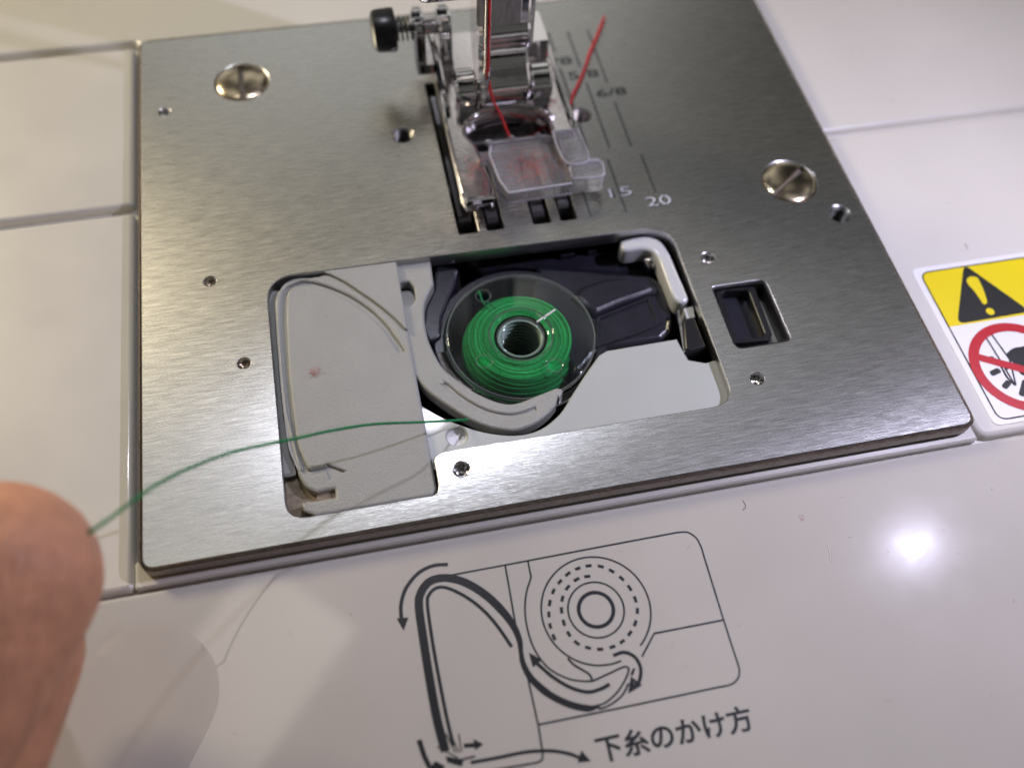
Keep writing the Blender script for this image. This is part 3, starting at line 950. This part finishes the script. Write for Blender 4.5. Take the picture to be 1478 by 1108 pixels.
m = MB()
for c_, r_, z_, t_ in [(bc, R - 0.10, zt - 0.1, 0.13), (bc, R - 0.02, zt - 0.62, 0.10), (bc, 4.45, zt + 0.02, 0.10), (bc, 3.3, zt - 0.75, 0.10)] + [(p, 1.04, zt, 0.07) for p in small]:
    pp, t_ = bead(c_, r_, z_, t_)
    m.tube(pp, t_, 6, False)
m.build('rim_bead', 'clear_rim', bobbin)
# wound thread: a turned body plus visible windings
prof = []
zs = -2.9
n = 22
for k in range(n + 1):
    t = k / n
    z = -2.95 - t * 9.3
    r = 6.8 + 1.6 * (1 - math.exp(-t * 4.5)) + 0.25 * math.sin(t * 7)
    if t > 0.94:
        r -= 1.2 * (t - 0.94) / 0.06
    prof.append((r, z))
top = [(3.8, -2.80), (4.4, -2.78), (5.4, -2.80), (6.4, -2.86)]
w = MB().lathe([(3.8, -12.3)] + prof[::-1] + top[::-1], (bc[0], bc[1], 0), 96).build('wound_thread', 'wound', bobbin)
m = MB()
rnd = random.Random(3)
strand = [MB(), MB(), MB()]
for k in range(66):
    t = k / 65
    z = -3.0 - t * 6.5
    r = 6.8 + 1.6 * (1 - math.exp(-(t * 0.7) * 4.5)) + 0.25 * math.sin(t * 0.7 * 7) + 0.02 + rnd.uniform(-0.03, 0.05)
    ph = rnd.random() * 6.28
    tl = 0.05 + rnd.random() ** 2 * 0.5
    strand[rnd.randrange(3)].tube([(bc[0] + (r + 0.03 * math.sin(5 * a)) * math.cos(a), bc[1] + r * math.sin(a), z + tl * math.sin(a + ph)) for a in [2 * math.pi * q / 60 for q in range(61)]], 0.10, 5, False)
for k in range(26):
    r = 4.0 + k * 0.112 + rnd.uniform(-0.05, 0.05)
    ph = rnd.random() * 6.28
    e = rnd.uniform(0, 0.10)
    strand[rnd.randrange(3)].tube([(bc[0] + (r + e * math.cos(a + ph)) * math.cos(a), bc[1] + (r + e * math.cos(a + ph)) * math.sin(a), -2.84 + 0.05 * math.sin(a * 2 + k)) for a in [2 * math.pi * q / 60 for q in range(61)]], 0.085, 5, False)
fz = []
for k in range(400):
    a, r = rnd.random() * 6.28, rnd.uniform(4.2, 6.8)
    fz.append((bc[0] + r * math.cos(a), bc[1] + r * math.sin(a), -2.86))
fuzz(fz, 0.1, 160, 0.5, 9).build('thread_fuzz', 'wound_strand_light', w, sharp=0)
for q_, mt_ in zip(strand, ('wound_strand', 'wound_strand_light', 'wound_strand_dark')):
    q_.build('winding', mt_, w, sharp=0)
# thread end through the rim hole
h0 = small[0]
m = MB()
m.tube(spline([(h0[0] - 0.5, h0[1] + 0.9, zt + 0.15), (h0[0] - 0.35, h0[1] + 0.2, zt - 0.1), (h0[0] - 0.2, h0[1] - 0.6, zt - 0.5), (h0[0] + 0.6, h0[1] - 2.2, zt - 0.85), (h0[0] + 1.4, h0[1] - 4.0, zt - 1.0)], 5), 0.16, 6)
m.tube(spline([(h0[0] + 0.2, h0[1] - 0.6, zt - 0.5), (h0[0] + 1.4, h0[1] - 1.8, zt - 0.85), (h0[0] + 2.6, h0[1] - 3.2, zt - 1.0)], 5), 0.14, 6)
m.build('thread_end', 'green_thread', bobbin)
# moulded radial marks on the flange
p0, p1 = [(53.60, 27.52), (56.70, 29.19)]
q0, q1 = [(54.61, 18.75), (55.70, 16.28)]
m = MB()
m.prism(stroke_outline([p0, p1], 0.24), zt, zt + 0.07, steps=((0.05, 0), (0, 0.05)))
m.build('moulded_mark', 'sticker', bobbin)
m = MB()
m.prism(stroke_outline([q0, q1], 0.4), zt - 0.02, zt + 0.15, steps=((0.1, 0), (0, 0.1)))
m.lathe([(1.08, 0.0), (1.2, 0.08), (1.0, 0.12)], (small[2][0], small[2][1], zt), 24)
m.build('moulded_rib', 'clear', bobbin)

# ================================================================== LATCH in the plate window
latch = thing('release_latch', 'black recessed release button in the rectangular window of the plate', 'latch', (83.4, 22.3, -6))
lo_ = rounded([(80.00, 27.89), (85.47, 27.82), (86.10, 27.16), (85.71, 18.94), (84.91, 17.92), (79.89, 18.32), (79.40, 18.92)], 0.5, 3)
li_ = rounded([(80.71, 26.74), (81.52, 27.28), (84.44, 26.97), (84.85, 26.48), (84.65, 19.29), (84.25, 18.81), (81.03, 18.81), (80.48, 19.23)], 0.5, 3)
MB().prism(lo_, -6, -0.9, holes=[li_], steps=((0.22, 0), (0.08, 0.07), (0, 0.22))).build('button_rim', 'button', latch)
MB().prism(offset(ccw(li_), -0.3), -6, -2.8).build('button_floor', 'black', latch)
MB().prism(rect(78.6, 88.3, 16.2, 28.4), -8, -5.8).build('slot_floor', 'pit', latch)

MB().prism(offset(ccw(window), 0.02), -6, -0.3, holes=[offset(ccw(window), 0.32)]).build('slot_liner', 'button', latch)

# ================================================================== FEED DOGS
for k, (x0, x1, y0, y1, where) in enumerate(((45.75, 47.7, 46.5, 74.0, 'outermost feed dog, long dark toothed bar beside the left toe of the presser foot'),
                                     (50.0, 51.7, 45.5, 55.5, 'short feed dog in the plate slot just under the tip of the chrome toe'),
                                     (57.0, 58.8, 45.5, 55.5, 'short feed dog in the plate slot in front of the clear toe'),
                                     (61.15, 62.85, 46.5, 74.0, 'long feed dog in the slot nearest the engraved guide lines'))):
    m = MB()
    pr = [(y0, -5.0)]
    y = y0
    pr.append((y0, -0.9))
    while y < y1 - 0.9:
        pr += [(y + 0.1, -0.75), (y + 0.75, -0.25), (y + 0.85, -0.75)]
        y += 0.9
    pr += [(y1, -0.9), (y1, -5.0)]
    m.side(pr, x0, x1, 0.08)
    o = m.build('feed_dog', 'dark_steel', None, ((x0 + x1) / 2, (y0 + y1) / 2, -5))
    tag(o, where, 'feed dog', 'feed dogs in the needle plate slots')

# ================================================================== PRESSER FOOT
foot = thing('presser_foot', 'chrome presser foot with a clear plastic toe above the needle plate', 'presser foot', (56, 62, 2))
zf0, zf1 = 1.6, 4.0
sole = rounded([(46.3, 48.0), (46.9, 45.9), (50.9, 46.4), (51.4, 48.0), (50.9, 53.0), (50.4, 57.0), (49.2, 59.5), (49.3, 61.3), (51.2, 62.7), (56.2, 63.4), (61.0, 62.7),
                (62.3, 61.2), (62.4, 57.6), (66.2, 57.4), (66.4, 82.0), (65.0, 83.4), (47.8, 83.0), (46.4, 81.5)],
               [0.6, 0.6, 0.6, 0.6, 1, 1, 1, 1.2, 1, 1, 1, 0.8, 0.3, 0.3, 1.0, 1, 1, 1], 4)
MB().prism(sole, zf0, zf1, steps=((0.55, 0), (0.28, 0.08), (0.08, 0.26), (0.0, 0.55)), bottom=True).build('sole', 'satin', foot)
m = MB()
m.side([(58.2, zf1 - 0.2), (58.6, zf1 + 0.5), (60.0, zf1 + 0.8), (82.0, zf1 + 0.8), (82.6, zf1 - 0.2)], 65.5, 66.35, 0.2)
m.build('side_rail', 'chrome', foot)
m = MB()
m.side([(47.2, zf1 - 0.3), (46.6, zf1 + 0.15), (46.0, zf1 + 0.55), (45.6, zf1 + 0.4), (45.7, zf1 - 0.1), (46.0, zf1 - 0.9), (47.0, zf1 - 1.2)], 46.6, 51.1, 0.3)
m.build('toe_lip', 'satin', foot)
arch = spline([(49.6, 60.2), (50.0, 62.0), (51.6, 63.2), (54.0, 63.8), (56.4, 63.9), (59.0, 63.6), (61.2, 62.9), (62.4, 61.8), (62.9, 60.6)], 5)
MB().tube([(p[0], p[1], zf1 + 0.05) for p in arch], 0.55, 10).build('slot_rim', 'chrome', foot)
ck = [(64.6, zf1 - 0.2), (64.5, zf1 + 2.6), (64.9, zf1 + 3.9), (65.9, zf1 + 4.8), (67.4, zf1 + 5.0), (68.9, zf1 + 4.4), (70.0, zf1 + 3.0), (71.5, zf1 + 1.0), (72.0, zf1 - 0.2)]
for x0, x1 in ((48.6, 52.1), (60.4, 63.9)):
    MB().side(ck, x0, x1, 0.45).build('cheek', 'chrome', foot)
# left upright side wall with the two ears
MB().side([(63.0, zf1 - 0.2), (64.5, zf1 + 1.2), (70.0, zf1 + 2.4), (74.0, zf1 + 3.4), (80.0, zf1 + 3.2), (81.2, zf1 - 0.2)], 46.5, 47.6, 0.3).build('side_wall', 'chrome', foot)
ear = [(75.0, zf1 + 0.5)] + [(78.2 + 3.1 * math.cos(math.radians(a)), zf1 + 5.4 + 3.1 * math.sin(math.radians(a))) for a in range(190, -20, -15)] + [(80.8, zf1 + 0.5)]
for x0, x1 in ((43.9, 45.7), (47.9, 49.9)):
    MB().side(ear, x0, x1, 0.4).build('ear', 'chrome', foot)
MB().side([(74.6, zf1 - 0.9), (74.6, zf1 + 0.9), (81.0, zf1 + 0.9), (81.0, zf1 - 0.9)], 44.0, 50.0, 0.3).build('ear_bridge', 'chrome', foot)
pinc = (0, 78.2, zf1 + 5.4)
MB().lathe([(0.0, 45.5), (1.25, 45.5), (1.25, 48.0), (0.0, 48.0)], pinc, 24, axis='x').lathe([(0.0, 40.5), (0.62, 40.5), (0.62, 44.2), (0.0, 44.2)], pinc, 16, axis='x').build('lock_pin', 'chrome', foot)
MB().lathe([(0.0, 37.6), (2.4, 37.65), (3.0, 37.95), (3.2, 38.6), (3.3, 41.0), (3.15, 41.3), (0.0, 41.35)], pinc, 40, axis='x').build('lock_button', 'button', foot)
coil = [(41.2 + 2.6 * t, pinc[1] + 1.75 * math.cos(2 * math.pi * 3.6 * t), pinc[2] + 1.75 * math.sin(2 * math.pi * 3.6 * t)) for t in [k / 90 for k in range(91)]]
MB().tube(coil, 0.17, 8).build('spring', 'dark_steel', foot)
# clear toe
toe = MB()
tp = rounded([(52.4, 57.4), (51.7, 55.0), (52.2, 49.5), (53.1, 46.6), (63.2, 46.9), (63.4, 56.6), (61.6, 57.6)], [0.5, 0.8, 0.8, 0.6, 0.5, 0.5, 0.5], 3)
toe.prism(tp, zf0, zf1 - 0.2, steps=((0.5, 0), (0.25, 0.08), (0.06, 0.25), (0.0, 0.5)), bottom=True)
ct = toe.build('clear_toe', 'clear_toe', foot)
m = MB()
m.prism(rounded([(62.2, 57.6), (61.9, 53.5), (63.0, 50.0), (66.6, 50.4), (66.3, 57.4)], 0.6, 3), zf1 - 1.0, zf1 + 0.9, steps=((0.6, 0), (0.3, 0.1), (0.08, 0.3), (0.0, 0.6)), bottom=True)
m.build('toe_wing', 'clear_toe', ct)
m = MB()
m.prism(rounded([(63.0, 50.6), (62.4, 47.2), (67.6, 46.7), (68.6, 48.2), (68.2, 50.8)], [0.5, 1.0, 1.2, 1.0, 1.2], 4), zf0 + 0.2, zf1 + 0.6, steps=((0.9, 0), (0.45, 0.15), (0.12, 0.45), (0.0, 0.9)), bottom=True)
m.build('toe_lobe', 'clear_toe', ct)
m = MB()
for p in ((52.2, 57.2), (55.9, 57.5), (60.0, 57.4), (61.2, 56.2)):
    m.ball((p[0], p[1], zf1 - 0.1), 0.55, 12)
m.tube([(52.2, 57.0, zf1 - 0.25), (61.3, 57.2, zf1 - 0.25)], 0.42, 10)
m.build('toe_bead', 'clear_toe', ct)
m = MB()
for lp_, z_ in ((offset(ccw(tp), 0.3), zf1 - 0.28), (offset(ccw(tp), 0.12), zf0 + 0.2)):
    m.tube([(p[0], p[1], z_) for p in lp_ + lp_[:1]], 0.17, 6, False)
m.tube(spline([(62.3, 57.3, zf1 + 0.7), (62.2, 53.6, zf1 + 0.75), (63.1, 50.4, zf1 + 0.6), (66.3, 50.7, zf1 + 0.6), (66.1, 57.1, zf1 + 0.75)], 5), 0.17, 6)
m.tube(spline([(63.2, 47.6, zf1 + 0.25), (67.3, 47.3, zf1 + 0.3), (68.1, 48.4, zf1 + 0.3), (67.8, 50.4, zf1 + 0.3), (63.6, 50.2, zf1 + 0.3), (63.2, 47.6, zf1 + 0.25)], 5), 0.2, 6)
m.build('toe_edge', 'toe_edge', ct)
m = MB()
m.box(54.2, 61.6, 47.3, 47.75, zf1 - 0.9, zf1 - 0.5, 0.1)
m.build('toe_slit', 'clear_toe', ct)

# ================================================================== PRESSER FOOT HOLDER (shank)
shank = thing('foot_holder', 'dark chrome foot holder shank rising behind the needle', 'foot holder', (55, 68, 5))
prof = [(63.9, zf1 + 0.7), (63.6, zf1 + 1.2), (63.4, zf1 + 4.0), (63.9, zf1 + 5.2), (65.2, zf1 + 6.2), (66.3, zf1 + 8.0), (66.5, zf1 + 9.2), (65.9, zf1 + 10.3), (65.5, zf1 + 11.8), (65.9, zf1 + 13.0),
        (66.4, zf1 + 13.6), (66.4, zf1 + 60), (74.0, zf1 + 60), (74.0, zf1 + 8.0), (71.0, zf1 + 3.0), (69.5, zf1 + 0.7)]
MB().side(prof, 52.4, 60.1, 0.5).build('ankle', 'chrome', shank)
MB().side([(65.9, zf1 + 14.0), (65.9, zf1 + 60), (66.6, zf1 + 60), (66.6, zf1 + 14.0)], 52.0, 58.6, 0.25).build('face_plate', 'steel_edge', shank)
MB().side([(67.0, zf1 + 8.5), (67.0, zf1 + 60), (73.0, zf1 + 60), (73.0, zf1 + 8.5)], 58.9, 60.9, 0.5).build('side_bar', 'chrome', shank)
MB().lathe([(0.0, 43.7), (2.4, 43.75), (2.9, 44.1), (3.1, 45.0), (3.1, 50.5), (2.4, 50.9), (2.4, 52.6), (0.0, 52.6)], (0, 67.5, 25.4), 40, axis='x').build('clamp_screw', 'chrome', shank)
MB().side([(72.0, zf1 + 1.0), (72.0, zf1 + 5.5), (79.0, zf1 + 5.5), (83.0, zf1 + 1.0)], 61.2, 64.8, 0.3).build('rear_lug', 'chrome', shank)
MB().lathe([(0.0, 48.8), (0.9, 48.8), (0.9, 63.7), (0.0, 63.7)], (0, 66.6, zf1 + 2.9), 20, axis='x').build('hinge_pin', 'chrome', shank)

# ================================================================== NEEDLE
nx, ny, nz = 52.85, 62.2, 8.9
needle = thing('needle', 'thin steel needle threaded with red thread in front of the chrome shank', 'needle', (nx, ny, nz))
m = MB()
m.tube([(nx, ny, nz), (nx, ny, nz + 0.5), (nx, ny, nz + 2.0), (nx, ny, nz + 3.0)], [0.03, 0.15, 0.36, 0.42], 16)
m.build('point', 'chrome', needle)
# two cheeks of the eye
for s in (-1, 1):
    m = MB()
    m.tube([(nx + s * 0.20, ny, nz + 2.9), (nx + s * 0.36, ny, nz + 3.5), (nx + s * 0.38, ny, nz + 4.4), (nx + s * 0.24, ny, nz + 5.1)], [0.16, 0.13, 0.13, 0.18], 8)
    m.build('eye_side', 'chrome', needle)
m = MB()
m.tube([(nx, ny, nz + 4.9), (nx, ny, nz + 5.6), (nx, ny, nz + 26), (nx, ny, nz + 28), (nx, ny, nz + 60)], [0.40, 0.45, 0.48, 0.95, 1.0], 20)
m.build('blade', 'chrome', needle)

# ================================================================== THREADS
def twisted(path, r, twist=1.1, plies=3):
    """plied sewing thread"""
    m = MB()
    P = [Vector(p) for p in path]
    s = 0.0
    ang = []
    for i, p in enumerate(P):
        if i:
            s += (p - P[i - 1]).length
        ang.append(s * twist * 2 * math.pi / 1.0)
    for k in range(plies):
        pts = []
        for i, p in enumerate(P):
            t = (P[min(i + 1, len(P) - 1)] - P[max(i - 1, 0)]).normalized()
            u = t.cross(Vector((0, 0, 1)))
            u = u.normalized() if u.length > 1e-4 else Vector((1, 0, 0))
            w_ = t.cross(u)
            a = ang[i] + k * 2 * math.pi / plies
            pts.append(p + (u * math.cos(a) + w_ * math.sin(a)) * r * 0.5)
        m.tube(pts, r * 0.56, 6)
    return m


up_path = [(nx + 0.05, ny - 0.62, 69), (nx + 0.05, ny - 0.60, 40), (nx + 0.02, ny - 0.55, 20), (nx + 0.02, ny - 0.48, 14.6), (nx + 0.02, ny - 0.30, 13.6), (nx + 0.05, ny, 13.1), (nx + 0.15, ny + 0.55, 12.2),
           (nx + 0.6, ny + 0.6, 9.5), (nx + 1.2, ny + 0.3, 7.0), (nx + 2.3, ny - 0.8, 4.6), (nx + 3.3, ny - 2.6, 2.2), (nx + 4.6, ny - 2.4, 1.0), (60.0, 60.8, 0.7), (64.0, 63.8, 0.6)]
rest = [(p[0], p[1], 0.45) for p in [(67.24, 66.29), (68.76, 69.10), (70.77, 72.33), (72.46, 75.38), (73.94, 78.42), (75.72, 81.49), (77.47, 84.64), (78.98, 87.44)]]
rp = spline(up_path + rest[:2], 14) + spline(rest[1:], 20)[1:]
o = twisted(rp, 0.24, 0.8).build('red_thread', 'red_thread', None, (nx, ny, 0))
fuzz(rp[-110:], 0.2, 60, 0.9, 5).build('stray_fibre', 'red_thread', o, sharp=0)
tag(o, 'red upper thread through the needle eye, its tail lying across the engraved guide lines', 'thread')

gp = [(p[0], p[1], -1.9) for p in [(43.92, 13.61), (42.52, 13.65)]] + [(p[0], p[1], -0.75) for p in [(40.40, 13.20)]] + [(34.96, 10.69, 5.05)] + [(29.13, 9.98, 7.78)] + [(24.33, 8.98, 9.69)] + [(20.51, 7.77, 11.41)] + [(17.60, 6.89, 12.76)] + [(13.54, 5.14, 15.29)] + [(9.77, 2.74, 17.73)] + [(7.15, 0.56, 19.55)] + [(5.21, -1.48, 20.85)] + [(3.69, -3.39, 22.07)] + [(2.59, -4.57, 22.85)] + [(-1.23, -6.14, 22.02)]
gpath = spline(gp, 22)
o = twisted(gpath, 0.19, 0.9).build('green_thread', 'green_thread', None, gp[2])
fuzz(gpath, 0.2, 170, 0.7, 6).build('stray_fibre', 'green_thread', o, sharp=0)
tag(o, 'green bobbin thread pulled from the bobbin to the fingertips', 'thread')

# ================================================================== WARNING STICKER
st = thing('warning_sticker', 'white and yellow warning sticker with a black triangle and a red prohibition ring', 'sticker', (126, 14, -2))
zs = Zb + 0.10
body = rounded([(111.0, -0.2), (150.0, -0.2), (150.0, 27.0), (111.0, 27.0)], 1.3, 5)
MB().prism(body, Zb - 0.02, zs, steps=((0.06, 0), (0, 0.06))).build('backing', 'sticker', st)
lin = rounded([(112.1, 0.55), (149.0, 0.55), (149.0, 26.0), (112.1, 26.0)], 1.5, 6)
MB().prism(offset(ccw(lin), 0.05), zs, zs + 0.012, holes=[]).build('white_field', 'sticker', st)
band = [p for p in offset(ccw(lin), 0.10) if p[1] > 16.2] 
band = [(112.2, 16.1), (148.9, 16.1)] + [p for p in offset(ccw(lin), 0.10) if p[1] > 16.2]
MB().flat(band, zs + 0.024).build('yellow_band', 'yellow', st)
MB().ribbon(lin, 0.22, zs + 0.036, closed=True).build('border_line', 'black_print', st)
tri = rounded([(113.2, 16.5), (126.2, 16.5), (119.0, 27.0)], 0.75, 4)
tri = rounded([(113.53, 16.35), (125.39, 16.51), (119.55, 26.46)], [0.8, 0.8, 0.8], 4)
MB().flat(tri, zs + 0.036).build('warning_triangle', 'black_print', st)
ex = spline([(118.54, 23.47), (119.17, 24.00), (119.89, 24.02), (120.43, 23.67), (120.44, 23.06), (120.27, 21.40), (119.89, 19.55), (119.56, 19.02), (119.05, 18.97), (118.96, 19.71), (118.78, 21.48), (118.48, 22.59)], 3, closed=True)
MB().flat(ex, zs + 0.048).build('exclamation_bar', 'yellow', st)
dot = [(119.43, 17.57)][0]
MB().flat(circle(dot, 0.62, 24), zs + 0.048).build('exclamation_dot', 'yellow', st)
rc = [(119.28, 7.90)][0]
rc = (119.4, 8.03)
MB().ribbon(circle(rc, 6.63, 72), 1.46, zs + 0.060, closed=True).build('prohibition_ring', 'red_print', st)
MB().ribbon([(rc[0] - 5.9, rc[1] + 2.75), (rc[0] + 5.4, rc[1] - 3.6)], 1.2, zs + 0.056).build('prohibition_bar', 'red_print', st)
m = MB()
m.ribbon([(116.66, 13.37), (116.89, 8.65), (116.97, 5.19)], 0.26, zs + 0.036)
m.ribbon([(117.71, 13.74), (118.28, 9.35), (117.10, 5.32)], 0.26, zs + 0.044)
m.ribbon([(116.49, 8.72), (116.45, 6.68), (116.91, 5.35)], 0.3, zs + 0.048)
m.flat(circle([(117.12, 8.13)][0], 0.32, 16), zs + 0.036)
m.build('needle_pictogram', 'black_print', st)
m = MB()
m.flat(spline([(118.05, 10.03), (119.75, 11.02), (121.27, 11.07), (123.11, 11.72), (125.08, 12.03), (125.19, 10.04), (122.50, 7.31), (120.00, 6.50), (118.67, 6.75), (118.63, 8.33)], 3, closed=True), zs + 0.040)
m.build('hand_pictogram', 'black_print', st)
for a, b in ([(114.63, 9.95), (116.22, 9.91)], [(114.39, 7.59), (116.06, 8.01)], [(115.16, 5.15), (116.50, 6.05)], [(117.00, 3.49), (118.88, 5.77)]):
    v = (Vector(b) - Vector(a))
    MB().flat(rounded(stroke_outline([a, b], 0.85), 0.4, 4), zs + 0.036).build('finger_mark', 'black_print', st)

# ================================================================== HAND
hand = thing('person', 'bare fingertips of a hand, blurred, pulling the green thread', 'person', (-20, -20, -2))
TH = [(-6.75, -7.34, 21.14)] + [(-13.12, -17.00, 20.36)] + [(-22.08, -27.44, 21.05)] + [(-26.46, -37.91, 21.29)]
thr = [9.4, 9.9, 10.0, 12.0]
IX = [(-9.49, -11.17, 11.49)] + [(-15.15, -25.10, 10.69)] + [(-28.53, -34.00, 9.23)] + [(-36.15, -34.58, 14.66)]
ixr = [7.3, 7.9, 8.6, 10.5]
MF = [(-43.46, -6.05, 1.97)] + [(-54.40, 1.24, 2.09)] + [(-60.97, -3.93, 5.04)] + [(-54.89, -21.15, 10.06)]
mfr = [7.0, 7.8, 8.8, 10.8]
RF = [(-54.45, -9.51, -1.80)] + [(-65.16, 0.22, -0.24)] + [(-71.07, -4.90, 2.85)] + [(-61.13, -21.49, 10.03)]
rfr = [6.8, 7.4, 8.4, 10.4]
LF = [(-62.52, -12.55, -2.52)] + [(-72.88, -5.05, -2.19)] + [(-76.38, -8.96, 1.98)] + [(-66.13, -22.56, 9.77)]
lfr = [6.0, 6.6, 7.4, 9.4]
PALM = [Vector(p) for p in [(-33.30, -39.86, 16.73)] + [(-41.52, -39.62, 17.88)] + [(-50.01, -38.73, 17.02)]]
WR = [Vector(p) for p in [(-39.18, -53.05, 17.50)] + [(-45.56, -76.00, 5.54)]]
m = MB()


def limb(pts, rs):
    P = [Vector(p) for p in pts]
    for (a, ra), (b, rb) in zip(zip(P[:-1], rs[:-1]), zip(P[1:], rs[1:])):
        L = (b - a).length
        nst = max(2, int(L / 2.5))
        m.tube([a.lerp(b, k / nst) for k in range(nst + 1)], [ra + (rb - ra) * k / nst for k in range(nst + 1)], 20)
    for p, r in zip(P, rs):
        m.ball(p, r, 20)


limb(TH, thr)
limb(IX, ixr)
limb(MF, mfr)
limb(RF, rfr)
limb(LF, lfr)
limb([TH[-1], PALM[0], WR[0]], [12.5, 13.5, 17])
for a, r in ((IX[-1], 10.5), (MF[-1], 10.8), (RF[-1], 10.4), (LF[-1], 9.4)):
    limb([a, PALM[0].lerp(PALM[2], 0.5), WR[0]], [r, 13, 17])
limb([PALM[0], PALM[1], PALM[2]], [13, 14, 12])
limb([WR[0], WR[1]], [18, 24])
ho = m.build('hand', 'skin', hand, sharp=0)
rm = ho.modifiers.new('merge', 'REMESH')
rm.mode = 'VOXEL'
rm.voxel_size = 0.9
rm.use_smooth_shade = True
sm = ho.modifiers.new('soften', 'SMOOTH')
sm.factor = 0.5
sm.iterations = 10
# thumb nail on the far side of the tip
t0, t1 = Vector(TH[0]), Vector(TH[1])
ax = (t0 - t1).normalized()
sidev = Vector((-0.75, 0.35, 0.45))
sidev = (sidev - ax * sidev.dot(ax)).normalized()
wv = ax.cross(sidev)
vs, fs = [], []
for i in range(9):
    for j in range(9):
        u, v = (i / 8 - 0.5), (j / 8 - 0.5)
        a = v * 1.5
        rr = 9.15
        vs.append(t0 + ax * (u * 11 + 1.5 - 2.0 * v * v) + (sidev * math.cos(a) + wv * math.sin(a)) * rr * (1 - 0.25 * max(0, u) ** 2))
for i in range(8):
    for j in range(8):
        fs.append((i * 9 + j, (i + 1) * 9 + j, (i + 1) * 9 + j + 1, i * 9 + j + 1))
no = MB().add(vs, fs, True).build('thumb_nail', 'nail', hand, sharp=0)
so = no.modifiers.new('thickness', 'SOLIDIFY')
so.thickness = 0.5

# ================================================================== LINT AND FIBRES
rn = random.Random(11)


def lint_tuft(c, n, size, z, mt, name, label, cat, group=None, r=0.016, zspread=0.15, sx=1.0, sy=1.0):
    m = MB()
    for _ in range(n):
        p = Vector((c[0] + rn.gauss(0, size * 0.5) * sx, c[1] + rn.gauss(0, size * 0.5) * sy, z + 0.02))
        a = rn.uniform(0, 6.28)
        pts = [p]
        for k in range(5):
            a += rn.uniform(-0.9, 0.9)
            p = p + Vector((math.cos(a), math.sin(a), 0)) * size * 0.16
            p.z = z + 0.02 + rn.random() * zspread
            pts.append(p)
        m.tube(spline(pts, 3), r, 4, False)
    o = m.build(name, mt, None, (c[0], c[1], z), sharp=0)
    return tag(o, label, cat, group, 'stuff' if cat is None else None)


c = [(22.27, 23.72)][0]
lint_tuft(c, 16, 1.3, zc, 'lint', 'lint_tuft', 'small tuft of red lint on the grey cover', 'lint', sx=0.9, sy=0.3)
lint_tuft((58.0, 51.5), 90, 3.6, zf1 - 0.18, 'lint', 'lint_tuft', 'red lint fibres clinging to the clear toe of the presser foot', 'lint', sx=1.1, sy=0.8)
lint_tuft((49.0, 52.0), 22, 2.0, zf1 + 0.02, 'lint', 'lint_tuft', 'red lint fibres on the chrome toe of the presser foot', 'lint', sx=0.5, sy=1.2)
lint_tuft((64.3, 64.5), 18, 1.6, zf1 + 0.02, 'lint', 'lint_tuft', 'red lint fibres on the sole beside the hinge of the presser foot', 'lint', sx=0.4, sy=1.6)
for px_, label in (([(73.69, -3.98), (73.79, -4.78), (73.25, -5.26)], 'tiny curved dark hair on the front panel close to the plate edge'),
                   ([(82.26, -11.63), (81.82, -13.85)], 'short pale scratch-like fibre on the front panel beside the lamp reflection'),
                   ([(121.57, 30.17), (121.50, 29.08)], 'tiny dark fibre above the warning sticker'),
                   ([(38.42, 60.84), (38.97, 60.16)], 'tiny dark speck of fibre on the plate below the round hole')):
    z = -2.33 if px_[0][1] < -2 else (-1.98 if px_[0][0] > 108 else 0.02)
    pts = [(p[0], p[1], z + 0.03) for p in px_]
    if len(pts) == 2:
        a, b = pts
        pts = [a, ((a[0] + b[0]) / 2 + 0.08, (a[1] + b[1]) / 2, a[2] + 0.05), b]
    pale = 'pale' in label
    o = MB().tube(spline(pts, 5), 0.03, 5).build('fibre', 'sticker' if pale else 'hair', None, pts[0], sharp=0)
    tag(o, label, 'fibre', 'loose fibres')
c = [(80.71, -7.93)][0]
lint_tuft(c, 4, 0.6, -2.35, 'lint', 'lint_tuft', 'tiny wisp of red lint on the front panel', 'lint')

# scattered dust: very small pale and dark fibres over bed, plate and cover
m = MB()
for _ in range(110):
    k = rn.random()
    if k < 0.5:
        x, y, z = rn.uniform(-5, 125), rn.uniform(-34, -4), -2.34
    elif k < 0.8:
        x, y, z = rn.uniform(3, 104), rn.uniform(42, 92), 0.01
        if 40 < x < 70:
            continue
    else:
        x, y, z = rn.uniform(20, 34), rn.uniform(9, 36), zc + 0.01
    a, ln = rn.uniform(0, 6.28), rn.uniform(0.15, 0.7)
    bend = rn.uniform(-0.5, 0.5)
    p = Vector((x, y, z + 0.02))
    q = p + Vector((math.cos(a), math.sin(a), 0)) * ln * 0.5 + Vector((0, 0, 0.03))
    r_ = q + Vector((math.cos(a + bend), math.sin(a + bend), 0)) * ln * 0.5
    m.tube([p, q, r_], 0.013, 4, False)
o = m.build('dust', 'dust', None, (50, 20, 0), sharp=0)
tag(o, 'fine pale dust fibres scattered over the machine bed and plate', 'dust', None, 'stuff')
